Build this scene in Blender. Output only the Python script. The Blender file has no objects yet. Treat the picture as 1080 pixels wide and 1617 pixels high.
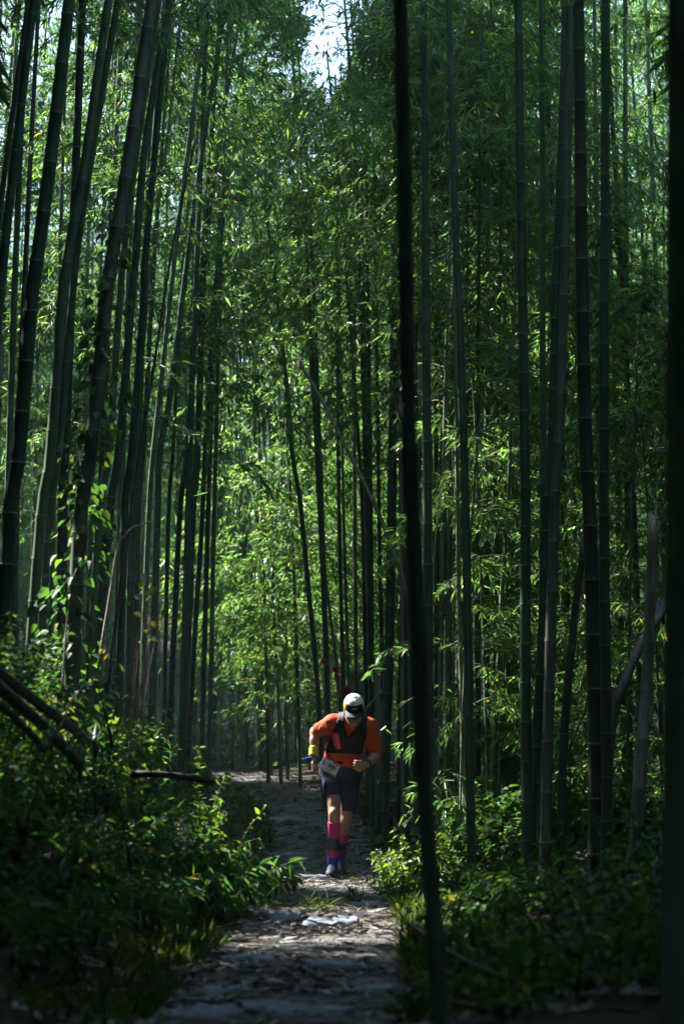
import bpy, bmesh, math
import numpy as np
from mathutils import Vector, Matrix, Euler

SC = bpy.context.scene
COL = SC.collection
rng = np.random.default_rng(7)

# ------------------------------------------------------------------ camera
FPX = 4004.0                       # focal length in pixels of the 1080x1617 photograph
CX, CY = 540.0, 808.5
CAMZ = 1.0
PITCH = math.atan((1203.0 - CY) / FPX)
cam_d = bpy.data.cameras.new('camera')
cam = bpy.data.objects.new('camera', cam_d)
COL.objects.link(cam)
cam.location = (0, 0, CAMZ)
cam.rotation_euler = (math.pi / 2 + PITCH, 0, 0)
cam_d.sensor_fit = 'VERTICAL'
cam_d.sensor_height = 36.0
cam_d.sensor_width = 24.0
cam_d.lens = FPX / 1617.0 * 36.0
cam_d.clip_start = 0.1
cam_d.clip_end = 2000
cam_d.dof.use_dof = True
cam_d.dof.focus_distance = 22.0
cam_d.dof.aperture_fstop = 2.8
SC.camera = cam

# ------------------------------------------------------------------ light
SUN = np.array([-0.62, 0.42, 0.68]); SUN /= np.linalg.norm(SUN)
SUN_EL = math.asin(SUN[2]); SUN_ROT = math.atan2(SUN[0], SUN[1])
world = bpy.data.worlds.new('World'); SC.world = world
world.use_nodes = True
wn = world.node_tree.nodes; wl = world.node_tree.links
wn.clear()
sky = wn.new('ShaderNodeTexSky'); sky.sky_type = 'NISHITA'; sky.sun_disc = False
sky.sun_elevation = SUN_EL; sky.sun_rotation = SUN_ROT
sky.air_density = 1.0; sky.dust_density = 0.6; sky.ozone_density = 2.0
bg = wn.new('ShaderNodeBackground'); bg.inputs['Strength'].default_value = 0.115
wo = wn.new('ShaderNodeOutputWorld')
# thin bright cloud over the blue
wtc = wn.new('ShaderNodeTexCoord'); wnz = wn.new('ShaderNodeTexNoise'); wnz.inputs['Scale'].default_value = 2.6; wnz.inputs['Detail'].default_value = 6
wl.new(wtc.outputs['Generated'], wnz.inputs['Vector'])
wmr = wn.new('ShaderNodeMapRange'); wmr.inputs['From Min'].default_value = .25; wmr.inputs['From Max'].default_value = .55; wl.new(wnz.outputs[0], wmr.inputs[0])
wmx = wn.new('ShaderNodeMix'); wmx.data_type = 'RGBA'; wl.new(wmr.outputs[0], wmx.inputs[0])
wl.new(sky.outputs[0], wmx.inputs[6]); wmx.inputs[7].default_value = (2.6, 3.6, 5.6, 1)
wl.new(wmx.outputs[2], bg.inputs[0]); wl.new(bg.outputs[0], wo.inputs[0])
sun_d = bpy.data.lights.new('sun', 'SUN'); sun_d.energy = 5.0; sun_d.angle = math.radians(0.5)
sun_d.color = (1.0, 0.965, 0.90)
sun = bpy.data.objects.new('sun', sun_d); COL.objects.link(sun)
sun.rotation_euler = Vector(SUN).to_track_quat('Z', 'Y').to_euler()
SC.view_settings.view_transform = 'Standard'
SC.view_settings.look = 'None'
SC.view_settings.gamma = 1.0
SC.view_settings.use_curve_mapping = False
SC.view_settings.exposure = 2.5
SC.render.engine = 'CYCLES'
cy = SC.cycles
cy.max_bounces = 6; cy.diffuse_bounces = 4; cy.glossy_bounces = 2; cy.transmission_bounces = 4
cy.transparent_max_bounces = 4
cy.caustics_reflective = False; cy.caustics_refractive = False

# ------------------------------------------------------------------ helpers
def norm(v, axis=-1):
    return v / np.maximum(np.linalg.norm(v, axis=axis, keepdims=True), 1e-9)

def at(px, py, Y):
    """world point at depth Y that the photograph shows at pixel (px, py)"""
    c, s = math.cos(PITCH), math.sin(PITCH)
    u, v = (px - CX) / FPX, -(py - CY) / FPX
    d = np.array([u, c - v * s, s + v * c])
    t = Y / d[1]
    return np.array([d[0] * t, Y, CAMZ + d[2] * t])

def to_px(P):
    P = np.asarray(P, float)
    c, s = math.cos(PITCH), math.sin(PITCH)
    y, z = P[..., 1], P[..., 2] - CAMZ
    f = y * c + z * s; up = -y * s + z * c
    f = np.maximum(f, 1e-3)
    return CX + FPX * P[..., 0] / f, CY - FPX * up / f

def make_mesh(name, V, tris=None, quads=None, smooth=False, mats=(), mat_idx=None):
    me = bpy.data.meshes.new(name)
    V = np.asarray(V, np.float32).reshape(-1, 3)
    me.vertices.add(len(V)); me.vertices.foreach_set('co', V.ravel())
    lo, st, n = [], [], 0
    for F, k in ((tris, 3), (quads, 4)):
        if F is None or len(F) == 0: continue
        F = np.asarray(F, np.int32).reshape(-1, k)
        lo.append(F.ravel()); st.append(n + np.arange(len(F), dtype=np.int32) * k); n += F.size
    lo = np.concatenate(lo); st = np.concatenate(st)
    me.loops.add(len(lo)); me.loops.foreach_set('vertex_index', lo)
    me.polygons.add(len(st)); me.polygons.foreach_set('loop_start', st)
    if smooth: me.polygons.foreach_set('use_smooth', np.ones(len(st), bool))
    for m in mats: me.materials.append(m)
    if mat_idx is not None: me.polygons.foreach_set('material_index', np.asarray(mat_idx, np.int32))
    me.update(calc_edges=True)
    return me

def put(name, me, parent=None, loc=(0, 0, 0)):
    o = bpy.data.objects.new(name, me); COL.objects.link(o)
    o.location = loc
    if parent is not None: o.parent = parent
    return o

def tag(o, label=None, cat=None, group=None, kind=None):
    if label: o['label'] = label
    if cat: o['category'] = cat
    if group: o['group'] = group
    if kind: o['kind'] = kind
    return o

def empty(name, loc, label, cat, group=None):
    o = bpy.data.objects.new(name, None); COL.objects.link(o); o.location = loc
    o.empty_display_size = 0.2
    return tag(o, label, cat, group)

# --- value noise in numpy
_ng = rng.random((64, 64, 64)).astype(np.float32)
def vnoise(p):
    p = np.asarray(p, float); i = np.floor(p).astype(int); f = p - i
    f = f * f * (3 - 2 * f)
    out = 0
    for dx in (0, 1):
        for dy in (0, 1):
            for dz in (0, 1):
                w = (f[..., 0] if dx else 1 - f[..., 0]) * (f[..., 1] if dy else 1 - f[..., 1]) * (f[..., 2] if dz else 1 - f[..., 2])
                out = out + w * _ng[(i[..., 0] + dx) & 63, (i[..., 1] + dy) & 63, (i[..., 2] + dz) & 63]
    return out
def fbm2(x, y, s, o=4, z=0.0):
    a, t, r = 0.5, 0, 0
    for k in range(o):
        r = r + a * vnoise(np.stack([x * s, y * s, np.zeros_like(x) + z + 7.3 * k], -1)); t += a
        a *= 0.5; s *= 2.03
    return r / t
def sstep(x):
    x = np.clip(x, 0, 1); return x * x * (3 - 2 * x)

# --- the lie of the land
_py = [-40, 0, 10, 14, 20, 22, 28, 32, 35, 39, 60, 120]
_px = [-.6, -.35, -.27, -.17, -.10, -.10, -.28, -.80, -1.9, -4.2, -20, -60]
def path_x(y): return np.interp(y, _py, _px)
def ground(x, y):
    x = np.asarray(x, float); y = np.asarray(y, float)
    z = 0.075 * np.clip(y - 23, 0, 11) + 0.012 * np.clip(y - 34, 0, 28) + 0.16 * np.clip(y - 62, 0, 60)
    e = x - path_x(y)
    z = z + 0.72 * sstep((-e - 0.55) / 1.5) + 0.10 * np.clip(-e - 2, 0, 25)
    z = z + 0.16 * sstep((e - 0.5) / 1.4) + 0.07 * np.clip(e - 2.5, 0, 25)
    off = sstep((np.abs(e) - 0.3) / 0.7)
    z = z + (fbm2(x, y, 0.55, 3) - 0.5) * (0.10 + 0.30 * off) + (fbm2(x, y, 3.1, 3, 5.0) - 0.5) * (0.055 + 0.05 * off)
    return z
def gz(x, y): return float(ground(np.array([x]), np.array([y]))[0])

# ------------------------------------------------------------------ materials
def mat(name):
    m = bpy.data.materials.new(name); m.use_nodes = True
    nt = m.node_tree; nt.nodes.clear()
    return m, nt, nt.nodes.new, nt.links.new
def ramp(nt, stops):
    r = nt.nodes.new('ShaderNodeValToRGB')
    e = r.color_ramp.elements
    e[0].position, e[0].color = stops[0][0], (*stops[0][1], 1)
    e[1].position, e[1].color = stops[-1][0], (*stops[-1][1], 1)
    for p, c in stops[1:-1]:
        k = e.new(p); k.color = (*c, 1)
    return r

def leaf_mat(name, stops, trans=1.7, tw=0.45, rough=0.42, spec=0.35):
    """stops: hue range from leaf to leaf; light passes through the blade"""
    m, nt, N, L = mat(name)
    geo = N('ShaderNodeNewGeometry')
    rp = ramp(nt, stops); L(geo.outputs['Random Per Island'], rp.inputs[0])
    tc = N('ShaderNodeTexCoord'); nz = N('ShaderNodeTexNoise'); nz.inputs['Scale'].default_value = 1.3
    L(tc.outputs['Object'], nz.inputs['Vector'])
    hs = N('ShaderNodeHueSaturation'); L(rp.outputs[0], hs.inputs['Color'])
    mr = N('ShaderNodeMapRange'); mr.inputs['To Min'].default_value = 0.75; mr.inputs['To Max'].default_value = 1.25
    L(nz.outputs[0], mr.inputs[0]); L(mr.outputs[0], hs.inputs['Value'])
    bs = N('ShaderNodeBsdfPrincipled'); bs.inputs['Roughness'].default_value = rough
    bs.inputs['Specular IOR Level'].default_value = spec
    L(hs.outputs[0], bs.inputs['Base Color'])
    tr = N('ShaderNodeBsdfTranslucent')
    mx = N('ShaderNodeMix'); mx.data_type = 'RGBA'; mx.blend_type = 'MULTIPLY'; mx.inputs[0].default_value = 1.0
    mx.inputs[7].default_value = (trans * 1.12, trans, trans * 0.42, 1)
    L(hs.outputs[0], mx.inputs[6]); L(mx.outputs[2], tr.inputs['Color'])
    ms = N('ShaderNodeMixShader'); ms.inputs[0].default_value = tw
    L(bs.outputs[0], ms.inputs[1]); L(tr.outputs[0], ms.inputs[2])
    out = N('ShaderNodeOutputMaterial'); L(ms.outputs[0], out.inputs[0])
    return m

M = {}
M['bamboo_leaf'] = leaf_mat('bamboo_leaf', [(0, (.032, .082, .044)), (.45, (.050, .112, .056)), (.9, (.074, .145, .052)), (.985, (.09, .15, .035)), (1, (.22, .16, .04))], trans=3.4, tw=.5, rough=.36, spec=.55)
M['grass_leaf'] = leaf_mat('bamboo_grass_leaf', [(0, (.020, .07, .032)), (.6, (.036, .10, .036)), (.96, (.06, .13, .036)), (1, (.2, .16, .05))], trans=2.2, tw=.42, rough=.55, spec=.25)
M['broad_leaf'] = leaf_mat('broad_leaf', [(0, (.022, .072, .032)), (.6, (.042, .115, .034)), (.975, (.08, .15, .035)), (1, (.2, .16, .04))], trans=2.0, tw=.42, rough=.55, spec=.25)
M['herb_leaf'] = leaf_mat('herb_leaf', [(0, (.06, .13, .025)), (.7, (.10, .19, .035)), (1, (.18, .22, .05))], trans=2.0, tw=.45, rough=.45)
M['downy_lit_leaf'] = leaf_mat('downy_lit_leaf', [(0, (.14, .19, .19)), (1, (.32, .36, .37))], trans=1.0, tw=.2, rough=.6)  # pale down and its sky light; also colours in the shrub's white-lit leaves
M['yellow_leaf'] = leaf_mat('yellow_leaf', [(0, (.32, .26, .03)), (.6, (.42, .36, .05)), (1, (.30, .33, .06))], trans=1.6, tw=.5)
M['grass_blade'] = leaf_mat('grass_blade', [(0, (.05, .10, .025)), (.9, (.075, .125, .035)), (1, (.22, .19, .08))], trans=1.6, tw=.4)
M['dry_leaf'] = leaf_mat('dry_leaf', [(0, (.07, .052, .04)), (.5, (.15, .125, .105)), (.85, (.25, .23, .20)), (1, (.42, .40, .37))], trans=.5, tw=.1, rough=.6, spec=.25)

def culm_mat(name, c0, c1, c2, rough=.36):
    m, nt, N, L = mat(name)
    tc = N('ShaderNodeTexCoord'); oi = N('ShaderNodeObjectInfo')
    mp = N('ShaderNodeMapping'); mp.inputs['Scale'].default_value = (60, 60, 1.4)
    L(tc.outputs['Object'], mp.inputs[0])
    nz = N('ShaderNodeTexNoise'); nz.inputs['Scale'].default_value = 1; nz.inputs['Detail'].default_value = 4
    L(mp.outputs[0], nz.inputs['Vector'])
    n2 = N('ShaderNodeTexNoise'); n2.inputs['Scale'].default_value = 5; n2.inputs['Detail'].default_value = 5
    L(tc.outputs['Object'], n2.inputs['Vector'])
    ad = N('ShaderNodeMath'); ad.operation = 'ADD'; L(nz.outputs[0], ad.inputs[0])
    sb = N('ShaderNodeMath'); sb.operation = 'MULTIPLY_ADD'; L(oi.outputs['Random'], sb.inputs[0]); sb.inputs[1].default_value = .5; sb.inputs[2].default_value = -.25
    L(sb.outputs[0], ad.inputs[1])
    a2 = N('ShaderNodeMath'); a2.operation = 'MULTIPLY_ADD'; L(n2.outputs[0], a2.inputs[0]); a2.inputs[1].default_value = .5; L(ad.outputs[0], a2.inputs[2])
    rp = ramp(nt, [(.35, c0), (.72, c1), (1.0, c2)]); L(a2.outputs[0], rp.inputs[0])
    bs = N('ShaderNodeBsdfPrincipled'); L(rp.outputs[0], bs.inputs['Base Color'])
    bs.inputs['Roughness'].default_value = rough; bs.inputs['Specular IOR Level'].default_value = .45
    bp = N('ShaderNodeBump'); bp.inputs['Strength'].default_value = .25; bp.inputs['Distance'].default_value = .004
    L(nz.outputs[0], bp.inputs['Height']); L(bp.outputs[0], bs.inputs['Normal'])
    out = N('ShaderNodeOutputMaterial'); L(bs.outputs[0], out.inputs[0])
    return m
M['culm'] = culm_mat('bamboo_culm_green', (.026, .056, .038), (.048, .095, .060), (.11, .155, .10))
M['culm_old'] = culm_mat('bamboo_culm_old', (.026, .038, .031), (.052, .070, .056), (.11, .125, .10), rough=.5)
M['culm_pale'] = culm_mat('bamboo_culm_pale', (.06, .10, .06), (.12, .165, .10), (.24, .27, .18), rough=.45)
M['culm_green_grey'] = culm_mat('bamboo_culm_green_grey', (.11, .16, .14), (.20, .26, .22), (.33, .38, .32), rough=.5)  # paler than the other culms, making up for missing light near the camera
M['culm_dead'] = culm_mat('bamboo_culm_dead', (.07, .068, .06), (.15, .145, .13), (.28, .27, .245), rough=.65)

def plain(name, col, rough=.6, spec=.4, var=.25, scale=30, bump=0.0):
    m, nt, N, L = mat(name)
    tc = N('ShaderNodeTexCoord'); nz = N('ShaderNodeTexNoise'); nz.inputs['Scale'].default_value = scale; nz.inputs['Detail'].default_value = 4
    L(tc.outputs['Object'], nz.inputs['Vector'])
    a = tuple(c * (1 - var) for c in col); b = tuple(min(1, c * (1 + var)) for c in col)
    rp = ramp(nt, [(.3, a), (.7, b)]); L(nz.outputs[0], rp.inputs[0])
    bs = N('ShaderNodeBsdfPrincipled'); L(rp.outputs[0], bs.inputs['Base Color'])
    bs.inputs['Roughness'].default_value = rough; bs.inputs['Specular IOR Level'].default_value = spec
    if bump:
        bp = N('ShaderNodeBump'); bp.inputs['Strength'].default_value = bump; bp.inputs['Distance'].default_value = .01
        L(nz.outputs[0], bp.inputs['Height']); L(bp.outputs[0], bs.inputs['Normal'])
    out = N('ShaderNodeOutputMaterial'); L(bs.outputs[0], out.inputs[0])
    return m
M['twig'] = plain('twig_bark', (.13, .115, .075), .7, .3, .4, 20)
M['stem_green'] = plain('stem_green', (.09, .12, .05), .6, .3, .3, 20)
M['twig_pale'] = plain('twig_pale', (.34, .31, .25), .65, .3, .4, 25)
M['node'] = plain('node_bloom', (.30, .32, .28), .7, .2, .4, 40)
M['bark'] = plain('log_bark', (.022, .02, .017), .85, .2, .5, 18, .6)
M['stone'] = plain('path_stone', (.15, .17, .205), .75, .3, .45, 9, .5)
M['concrete'] = plain('grey_concrete', (.30, .28, .29), .85, .2, .2, 6, .2)
M['concrete_cap'] = plain('pale_capstone', (.55, .56, .60), .8, .2, .15, 6, .2)
M['ribbon'] = plain('red_ribbon', (.65, .03, .02), .5, .3, .15, 10)

# ground: trodden earth with grit and bits of leaf, dark humus off the path
def ground_mat():
    m, nt, N, L = mat('forest_soil')
    tc = N('ShaderNodeTexCoord')
    at_ = N('ShaderNodeAttribute'); at_.attribute_name = 'trodden'
    n1 = N('ShaderNodeTexNoise'); n1.inputs['Scale'].default_value = 7; n1.inputs['Detail'].default_value = 8; n1.inputs['Roughness'].default_value = .7
    n2 = N('ShaderNodeTexNoise'); n2.inputs['Scale'].default_value = 45; n2.inputs['Detail'].default_value = 5; n2.inputs['Roughness'].default_value = .7
    vo = N('ShaderNodeTexVoronoi'); vo.inputs['Scale'].default_value = 38
    for n in (n1, n2, vo): L(tc.outputs['Object'], n.inputs['Vector'])
    r1 = ramp(nt, [(.3, (.09, .09, .095)), (.52, (.17, .17, .175)), (.75, (.29, .29, .295))]); L(n1.outputs[0], r1.inputs[0])
    r2 = ramp(nt, [(.3, (.022, .02, .014)), (.6, (.06, .05, .034)), (.8, (.12, .095, .065))]); L(n2.outputs[0], r2.inputs[0])
    r3 = ramp(nt, [(.35, (.5, .5, .5)), (.65, (1.25, 1.22, 1.2))]); L(n2.outputs[0], r3.inputs[0])
    mu = N('ShaderNodeMix'); mu.data_type = 'RGBA'; mu.blend_type = 'MULTIPLY'; mu.inputs[0].default_value = 1
    L(r1.outputs[0], mu.inputs[6]); L(r3.outputs[0], mu.inputs[7])
    mx = N('ShaderNodeMix'); mx.data_type = 'RGBA'; L(at_.outputs['Fac'], mx.inputs[0])
    L(r2.outputs[0], mx.inputs[6]); L(mu.outputs[2], mx.inputs[7])
    bs = N('ShaderNodeBsdfPrincipled'); L(mx.outputs[2], bs.inputs['Base Color'])
    bs.inputs['Roughness'].default_value = .85; bs.inputs['Specular IOR Level'].default_value = .25
    ad = N('ShaderNodeMath'); ad.operation = 'ADD'; L(n2.outputs[0], ad.inputs[0]); L(vo.outputs['Distance'], ad.inputs[1])
    bp = N('ShaderNodeBump'); bp.inputs['Strength'].default_value = .9; bp.inputs['Distance'].default_value = .03
    L(ad.outputs[0], bp.inputs['Height']); L(bp.outputs[0], bs.inputs['Normal'])
    out = N('ShaderNodeOutputMaterial'); L(bs.outputs[0], out.inputs[0])
    return m
M['soil'] = ground_mat()

# ------------------------------------------------------------------ ground sheet
def build_ground():
    xs = np.concatenate([-np.geomspace(260, 3.6, 34), np.arange(-3.5, 3.51, .07), np.geomspace(3.6, 260, 34)])
    ys = np.concatenate([np.linspace(-80, 7.6, 40), np.arange(7.7, 30, .085), np.linspace(30, 62, 120), np.geomspace(62.6, 420, 40)])
    X, Y = np.meshgrid(xs, ys)
    Z = ground(X, Y)
    nx, ny = len(xs), len(ys)
    I = (np.arange(ny - 1)[:, None] * nx + np.arange(nx - 1)[None]).ravel()
    Q = np.stack([I, I + 1, I + nx + 1, I + nx], 1)
    me = make_mesh('ground', np.stack([X, Y, Z], -1), quads=Q, smooth=True, mats=[M['soil']])
    e = np.abs(X - path_x(Y)) + (fbm2(X, Y, 1.7, 3, 3.0) - .5) * .5
    t = 1 - sstep((e - .30) / .30)
    a = me.attributes.new('trodden', 'FLOAT', 'POINT'); a.data.foreach_set('value', t.ravel().astype(np.float32))
    tag(put('ground', me), 'forest floor with trodden earth path', None, None, 'structure')
build_ground()

# ------------------------------------------------------------------ gaps in the canopy: leaves left out where sunbeams come through
BEAMS = []     # (point, radius, near distance, share of leaves dropped)
def beam(p, r, near=None, share=1.0): BEAMS.append((np.asarray(p, float), r, r if near is None else near, share))
RZ = gz(-.06, 22.0)
beam((-.02, 21.75, 1.40), .20, .35, .97)             # runner's shoulder and cap
beam((.13, 21.6, 1.50), .16, .35, .97)
beam((-.16, 21.8, 1.05), .14, .35, .9)
beam((-.05, 21.9, .62), .13, .35, .9)
for q, r in (((475, 1395), .22), ((560, 1400), .22), ((430, 1225), .5), ((560, 1440), .13), ((450, 1300), .12)):
    Yq = {1395: 21.0, 1400: 20.6, 1225: 33.5, 1440: 17.2, 1450: 16.6, 1475: 15.2, 1300: 27.5}[q[1]]
    p = at(q[0], q[1], Yq); p[2] = gz(p[0], Yq); beam(p, r, .5, .95)
for q, Yq, r in (((625, 1370), 20.3, .30), ((665, 1400), 19.6, .2), ((770, 1260), 21, .28), ((740, 1320), 19.5, .2), ((900, 1290), 20, .2), ((880, 1240), 21, .15)):
    beam(at(q[0], q[1], Yq), r, .5, .95)
for q, r in (((385, 600), 1.0), ((440, 545), 1.3), ((400, 540), 1.1), ((430, 620), 1.4), ((440, 720), 1.5), ((450, 830), 1.4), ((480, 920), 1.2), ((455, 985), .8), ((500, 780), 1.1)):
    beam(at(q[0], q[1], 33.4), r * 1.25, .6, .995)
for q, Yq, r in (((720, 880), 22, .3), ((770, 700), 22.5, .35), ((760, 980), 21.8, .3), ((990, 900), 20.5, .3), ((890, 560), 23, .4), ((965, 1000), 19.8, .25), ((700, 600), 24, .4), ((740, 420), 26, .5), ((850, 880), 22.5, .25), ((690, 960), 21.5, .25)):
    beam(at(q[0], q[1], Yq), r, .45, .95)
for q, Yq, r in (((215, 950), 16, .3), ((325, 1000), 17.5, .2), ((160, 1110), 15, .35), ((80, 1060), 14.5, .25), ((270, 1130), 16, .25), ((390, 1260), 16.5, .3), ((350, 1160), 17, .2), ((420, 1320), 16.5, .22), ((300, 1250), 15, .15), ((60, 1170), 13, .12)):
    beam(at(q[0], q[1], Yq), r, .5, .9)
for q, Yq in (((110, 404), 17), ((92, 560), 17), ((80, 720), 17), ((64, 850), 17), ((48, 960), 17), ((121, 404), 18), ((103, 600), 18), ((80, 800), 18), ((66, 960), 18), ((216, 240), 19), ((222, 170), 19), ((195, 404), 19), ((180, 600), 19), ((160, 780), 19), ((215, 404), 20), ((190, 700), 20), ((55, 440), 15), ((36, 640), 15), ((155, 240), 18), ((228, 460), 21), ((325, 650), 26), ((475, 700), 29)):
    beam(at(q[0], q[1], Yq), .10, .3, .9)
def keep_lit(C):
    """False for leaves that stand in one of the gaps"""
    k = np.ones(len(C), bool)
    for p, r, near, share in BEAMS:
        v = C - p; t = v @ SUN
        d = np.linalg.norm(v - t[:, None] * SUN, axis=1)
        rr = r * (0.75 + 0.5 * vnoise(C * 1.7))
        k &= ~((t > near) & (d < rr) & (rng.random(len(C)) < share))
    return k
def keep_sky(C):
    """the opening in the crowns over the path, far off"""
    xa = C[:, 0] / np.maximum(C[:, 1], 1) + .0055
    za = (C[:, 2] - 1) / np.maximum(C[:, 1], 1)
    w = .0135 * sstep((za - .262) / .02) * (-.1 + 1.9 * vnoise(C * .9))
    return ~((C[:, 1] > 8) & (np.abs(xa) < w) & (rng.random(len(C)) < .90))

# ------------------------------------------------------------------ leaves and branches
def leaf_geo(P, D, Nn, L, W, droop=.18, fold=.18):
    S = norm(np.cross(D, Nn)); U = norm(np.cross(S, D))
    L = L[:, None]; W = W[:, None]
    mid = P + D * L * .38 + U * (W * fold)
    tip = P + D * L - U * L * droop
    V = np.stack([P, mid + S * W * .5, tip, mid - S * W * .5], 1)
    return V
def leaves_mesh(name, V, material):
    n = len(V); b = np.arange(n)[:, None] * 4
    T = np.concatenate([b + [0, 1, 2], b + [0, 2, 3]], 1).reshape(-1, 3)
    return make_mesh(name, V.reshape(-1, 3), tris=T, mats=[material])
def ovate_geo(P, D, Nn, L, W, droop=.15, fold=.15):
    S = norm(np.cross(D, Nn)); U = norm(np.cross(S, D)); L = L[:, None]; W = W[:, None]
    c1 = P + D * L * .30; c2 = P + D * L * .62 - U * L * droop * .3
    tip = P + D * L - U * L * droop
    V = np.stack([P, c1 + S * W * .5 + U * W * fold, c2 + S * W * .38 + U * W * fold, tip, c2 - S * W * .38 + U * W * fold, c1 - S * W * .5 + U * W * fold], 1)
    return V
def ovate_mesh(name, V, material):
    b = np.arange(len(V))[:, None] * 6
    T = np.concatenate([b + [0, 1, 2], b + [0, 2, 3], b + [0, 3, 4], b + [0, 4, 5]], 1).reshape(-1, 3)
    return make_mesh(name, V.reshape(-1, 3), tris=T, mats=[material])
def sticks_geo(A, B, ra, rb, k=3):
    """many thin tapered prisms from A to B"""
    A = np.asarray(A, float); B = np.asarray(B, float); D = norm(B - A)
    ref = np.where(np.abs(D[:, 2:3]) > .9, [[1., 0, 0]], [[0, 0, 1.]])
    X = norm(np.cross(D, ref)); Y = np.cross(D, X)
    a = np.arange(k) * 2 * math.pi / k
    R = X[:, None] * np.cos(a)[None, :, None] + Y[:, None] * np.sin(a)[None, :, None]
    V = np.concatenate([A[:, None] + R * np.reshape(ra, (-1, 1, 1)), B[:, None] + R * np.reshape(rb, (-1, 1, 1))], 1)
    n = len(A); b = np.arange(n)[:, None, None] * 2 * k
    i = np.arange(k); j = (i + 1) % k
    Q = (b + np.stack([i, j, j + k, i + k], 1)[None]).reshape(-1, 4)
    return V.reshape(-1, 3), Q
def sticks_mesh(name, A, B, ra, rb, material, k=3):
    V, Q = sticks_geo(A, B, ra, rb, k)
    return make_mesh(name, V, quads=Q, smooth=True, mats=[material])

def branch_lib():
    """one side branch of a bamboo, along +x, unit about a metre: leaf seats and twig segments"""
    P, D, Nn, L, A, B, RA = [], [], [], [], [], [], []
    el = rng.uniform(.35, .95); n = 9; pts = [np.zeros(3)]; d_el = el
    for i in range(n):
        d_el -= rng.uniform(.06, .24)
        st = 1.25 / n
        pts.append(pts[-1] + st * np.array([math.cos(d_el), rng.uniform(-.10, .10), math.sin(d_el)]))
    for i in range(n):
        A.append(pts[i]); B.append(pts[i + 1]); RA.append(.006 * (1 - i / (n + 2)))
    side = 1
    for i in range(2, n + 1):
        for rep in range(2 if i > 3 else 1):
            side = -side
            ax = norm(pts[i] - pts[i - 1])
            a = side * rng.uniform(.5, 1.15)
            bd = np.array([ax[0] * math.cos(a) - ax[1] * math.sin(a), ax[0] * math.sin(a) + ax[1] * math.cos(a), ax[2] * .6 - rng.uniform(.0, .45)])
            bd = norm(bd); ln = rng.uniform(.14, .42) * (1.1 - .4 * i / n)
            e = pts[i] + bd * ln
            A.append(pts[i]); B.append(e); RA.append(.0025)
            for q in range(rng.integers(6, 11)):
                t = 1 - .7 * rng.random() ** 1.5
                s2 = -1 if q % 2 else 1
                sv = norm(np.cross(bd, [0, 0, 1.]))
                ld = norm(bd * rng.uniform(.3, 1.1) + sv * s2 * rng.uniform(.1, 1.0) + np.array([0, 0, -rng.uniform(-.25, .9)]) + rng.normal(0, .3, 3))
                P.append(pts[i] + bd * ln * t); D.append(ld)
                Nn.append(norm(np.array([0, 0, 1.]) + rng.normal(0, .75, 3))); L.append(rng.uniform(.065, .14))
    return [np.array(v) for v in (P, D, Nn, L, A, B, RA)]
LIB = [branch_lib() for _ in range(14)]

def foliage_arrays(bases, yaws, scales, leaf_scale, keep_frac=1.0, pitch=None, fine=True, thin=None):
    """leaf quads and twig segments for a list of branches at the given seats"""
    VV, AA, BB, RR = [], [], [], []
    for i in range(len(bases)):
        P, D, Nn, L, A, B, RA = LIB[rng.integers(len(LIB))]
        c, s = math.cos(yaws[i]), math.sin(yaws[i])
        R = np.array([[c, -s, 0], [s, c, 0], [0, 0, 1.]])
        if pitch is not None:
            cp, sp = math.cos(pitch[i]), math.sin(pitch[i])
            R = R @ np.array([[cp, 0, -sp], [0, 1, 0], [sp, 0, cp]])
        lf = leaf_scale; kf = keep_frac
        if thin is not None and thin[i]: kf *= .45; lf *= 1.5
        k = rng.random(len(P)) < kf
        l = L[k] * lf
        if not fine or (thin is not None and thin[i]):
            ii = [0, 3, 6]; A, B, RA = A[ii], B[[2, 5, 8]], RA[ii]
        VV.append(leaf_geo(P[k] @ R.T * scales[i] + bases[i], D[k] @ R.T, Nn[k] @ R.T, l, l * rng.uniform(.12, .19, len(l))))
        AA.append(A @ R.T * scales[i] + bases[i]); BB.append(B @ R.T * scales[i] + bases[i]); RR.append(RA)
    return np.concatenate(VV), np.concatenate(AA), np.concatenate(BB), np.concatenate(RR)

# ------------------------------------------------------------------ culms
def spline(pts, n):
    """smooth curve through the points (Catmull-Rom), n samples"""
    pts = np.asarray(pts, float)
    p = np.vstack([2 * pts[0] - pts[1], pts, 2 * pts[-1] - pts[-2]])
    seg = len(pts) - 1
    u = np.linspace(0, seg, n); i = np.minimum(u.astype(int), seg - 1); t = (u - i)[:, None]
    a, b, c, d = p[i], p[i + 1], p[i + 2], p[i + 3]
    return .5 * ((2 * b) + (c - a) * t + (2 * a - 5 * b + 4 * c - d) * t ** 2 + (3 * b - a - 3 * c + d) * t ** 3)

def tube(C, R, k, closed=True):
    C = np.asarray(C, float); T = norm(np.gradient(C, axis=0))
    ref = np.array([1., 0, 0]) if abs(T[0][0]) < .8 else np.array([0, 1., 0])
    X = norm(ref - (T @ ref)[:, None] * T); Yv = np.cross(T, X)
    a = np.arange(k) * 2 * math.pi / k
    V = C[:, None] + (X[:, None] * np.cos(a)[None, :, None] + Yv[:, None] * np.sin(a)[None, :, None]) * np.asarray(R)[:, None, None]
    n = len(C); i = np.arange(n - 1)[:, None] * k; j = np.arange(k); j2 = (j + 1) % k
    Q = np.stack([i + j, i + j2, i + k + j2, i + k + j], -1).reshape(-1, 4)
    V = V.reshape(-1, 3); T3 = None
    if closed:
        V = np.vstack([V, C[0], C[-1]]); nb = n * k
        T3 = np.concatenate([np.stack([np.full(k, nb), j2, j], 1), np.stack([np.full(k, nb + 1), (n - 1) * k + j, (n - 1) * k + j2], 1)])
    return V, Q, T3

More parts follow.
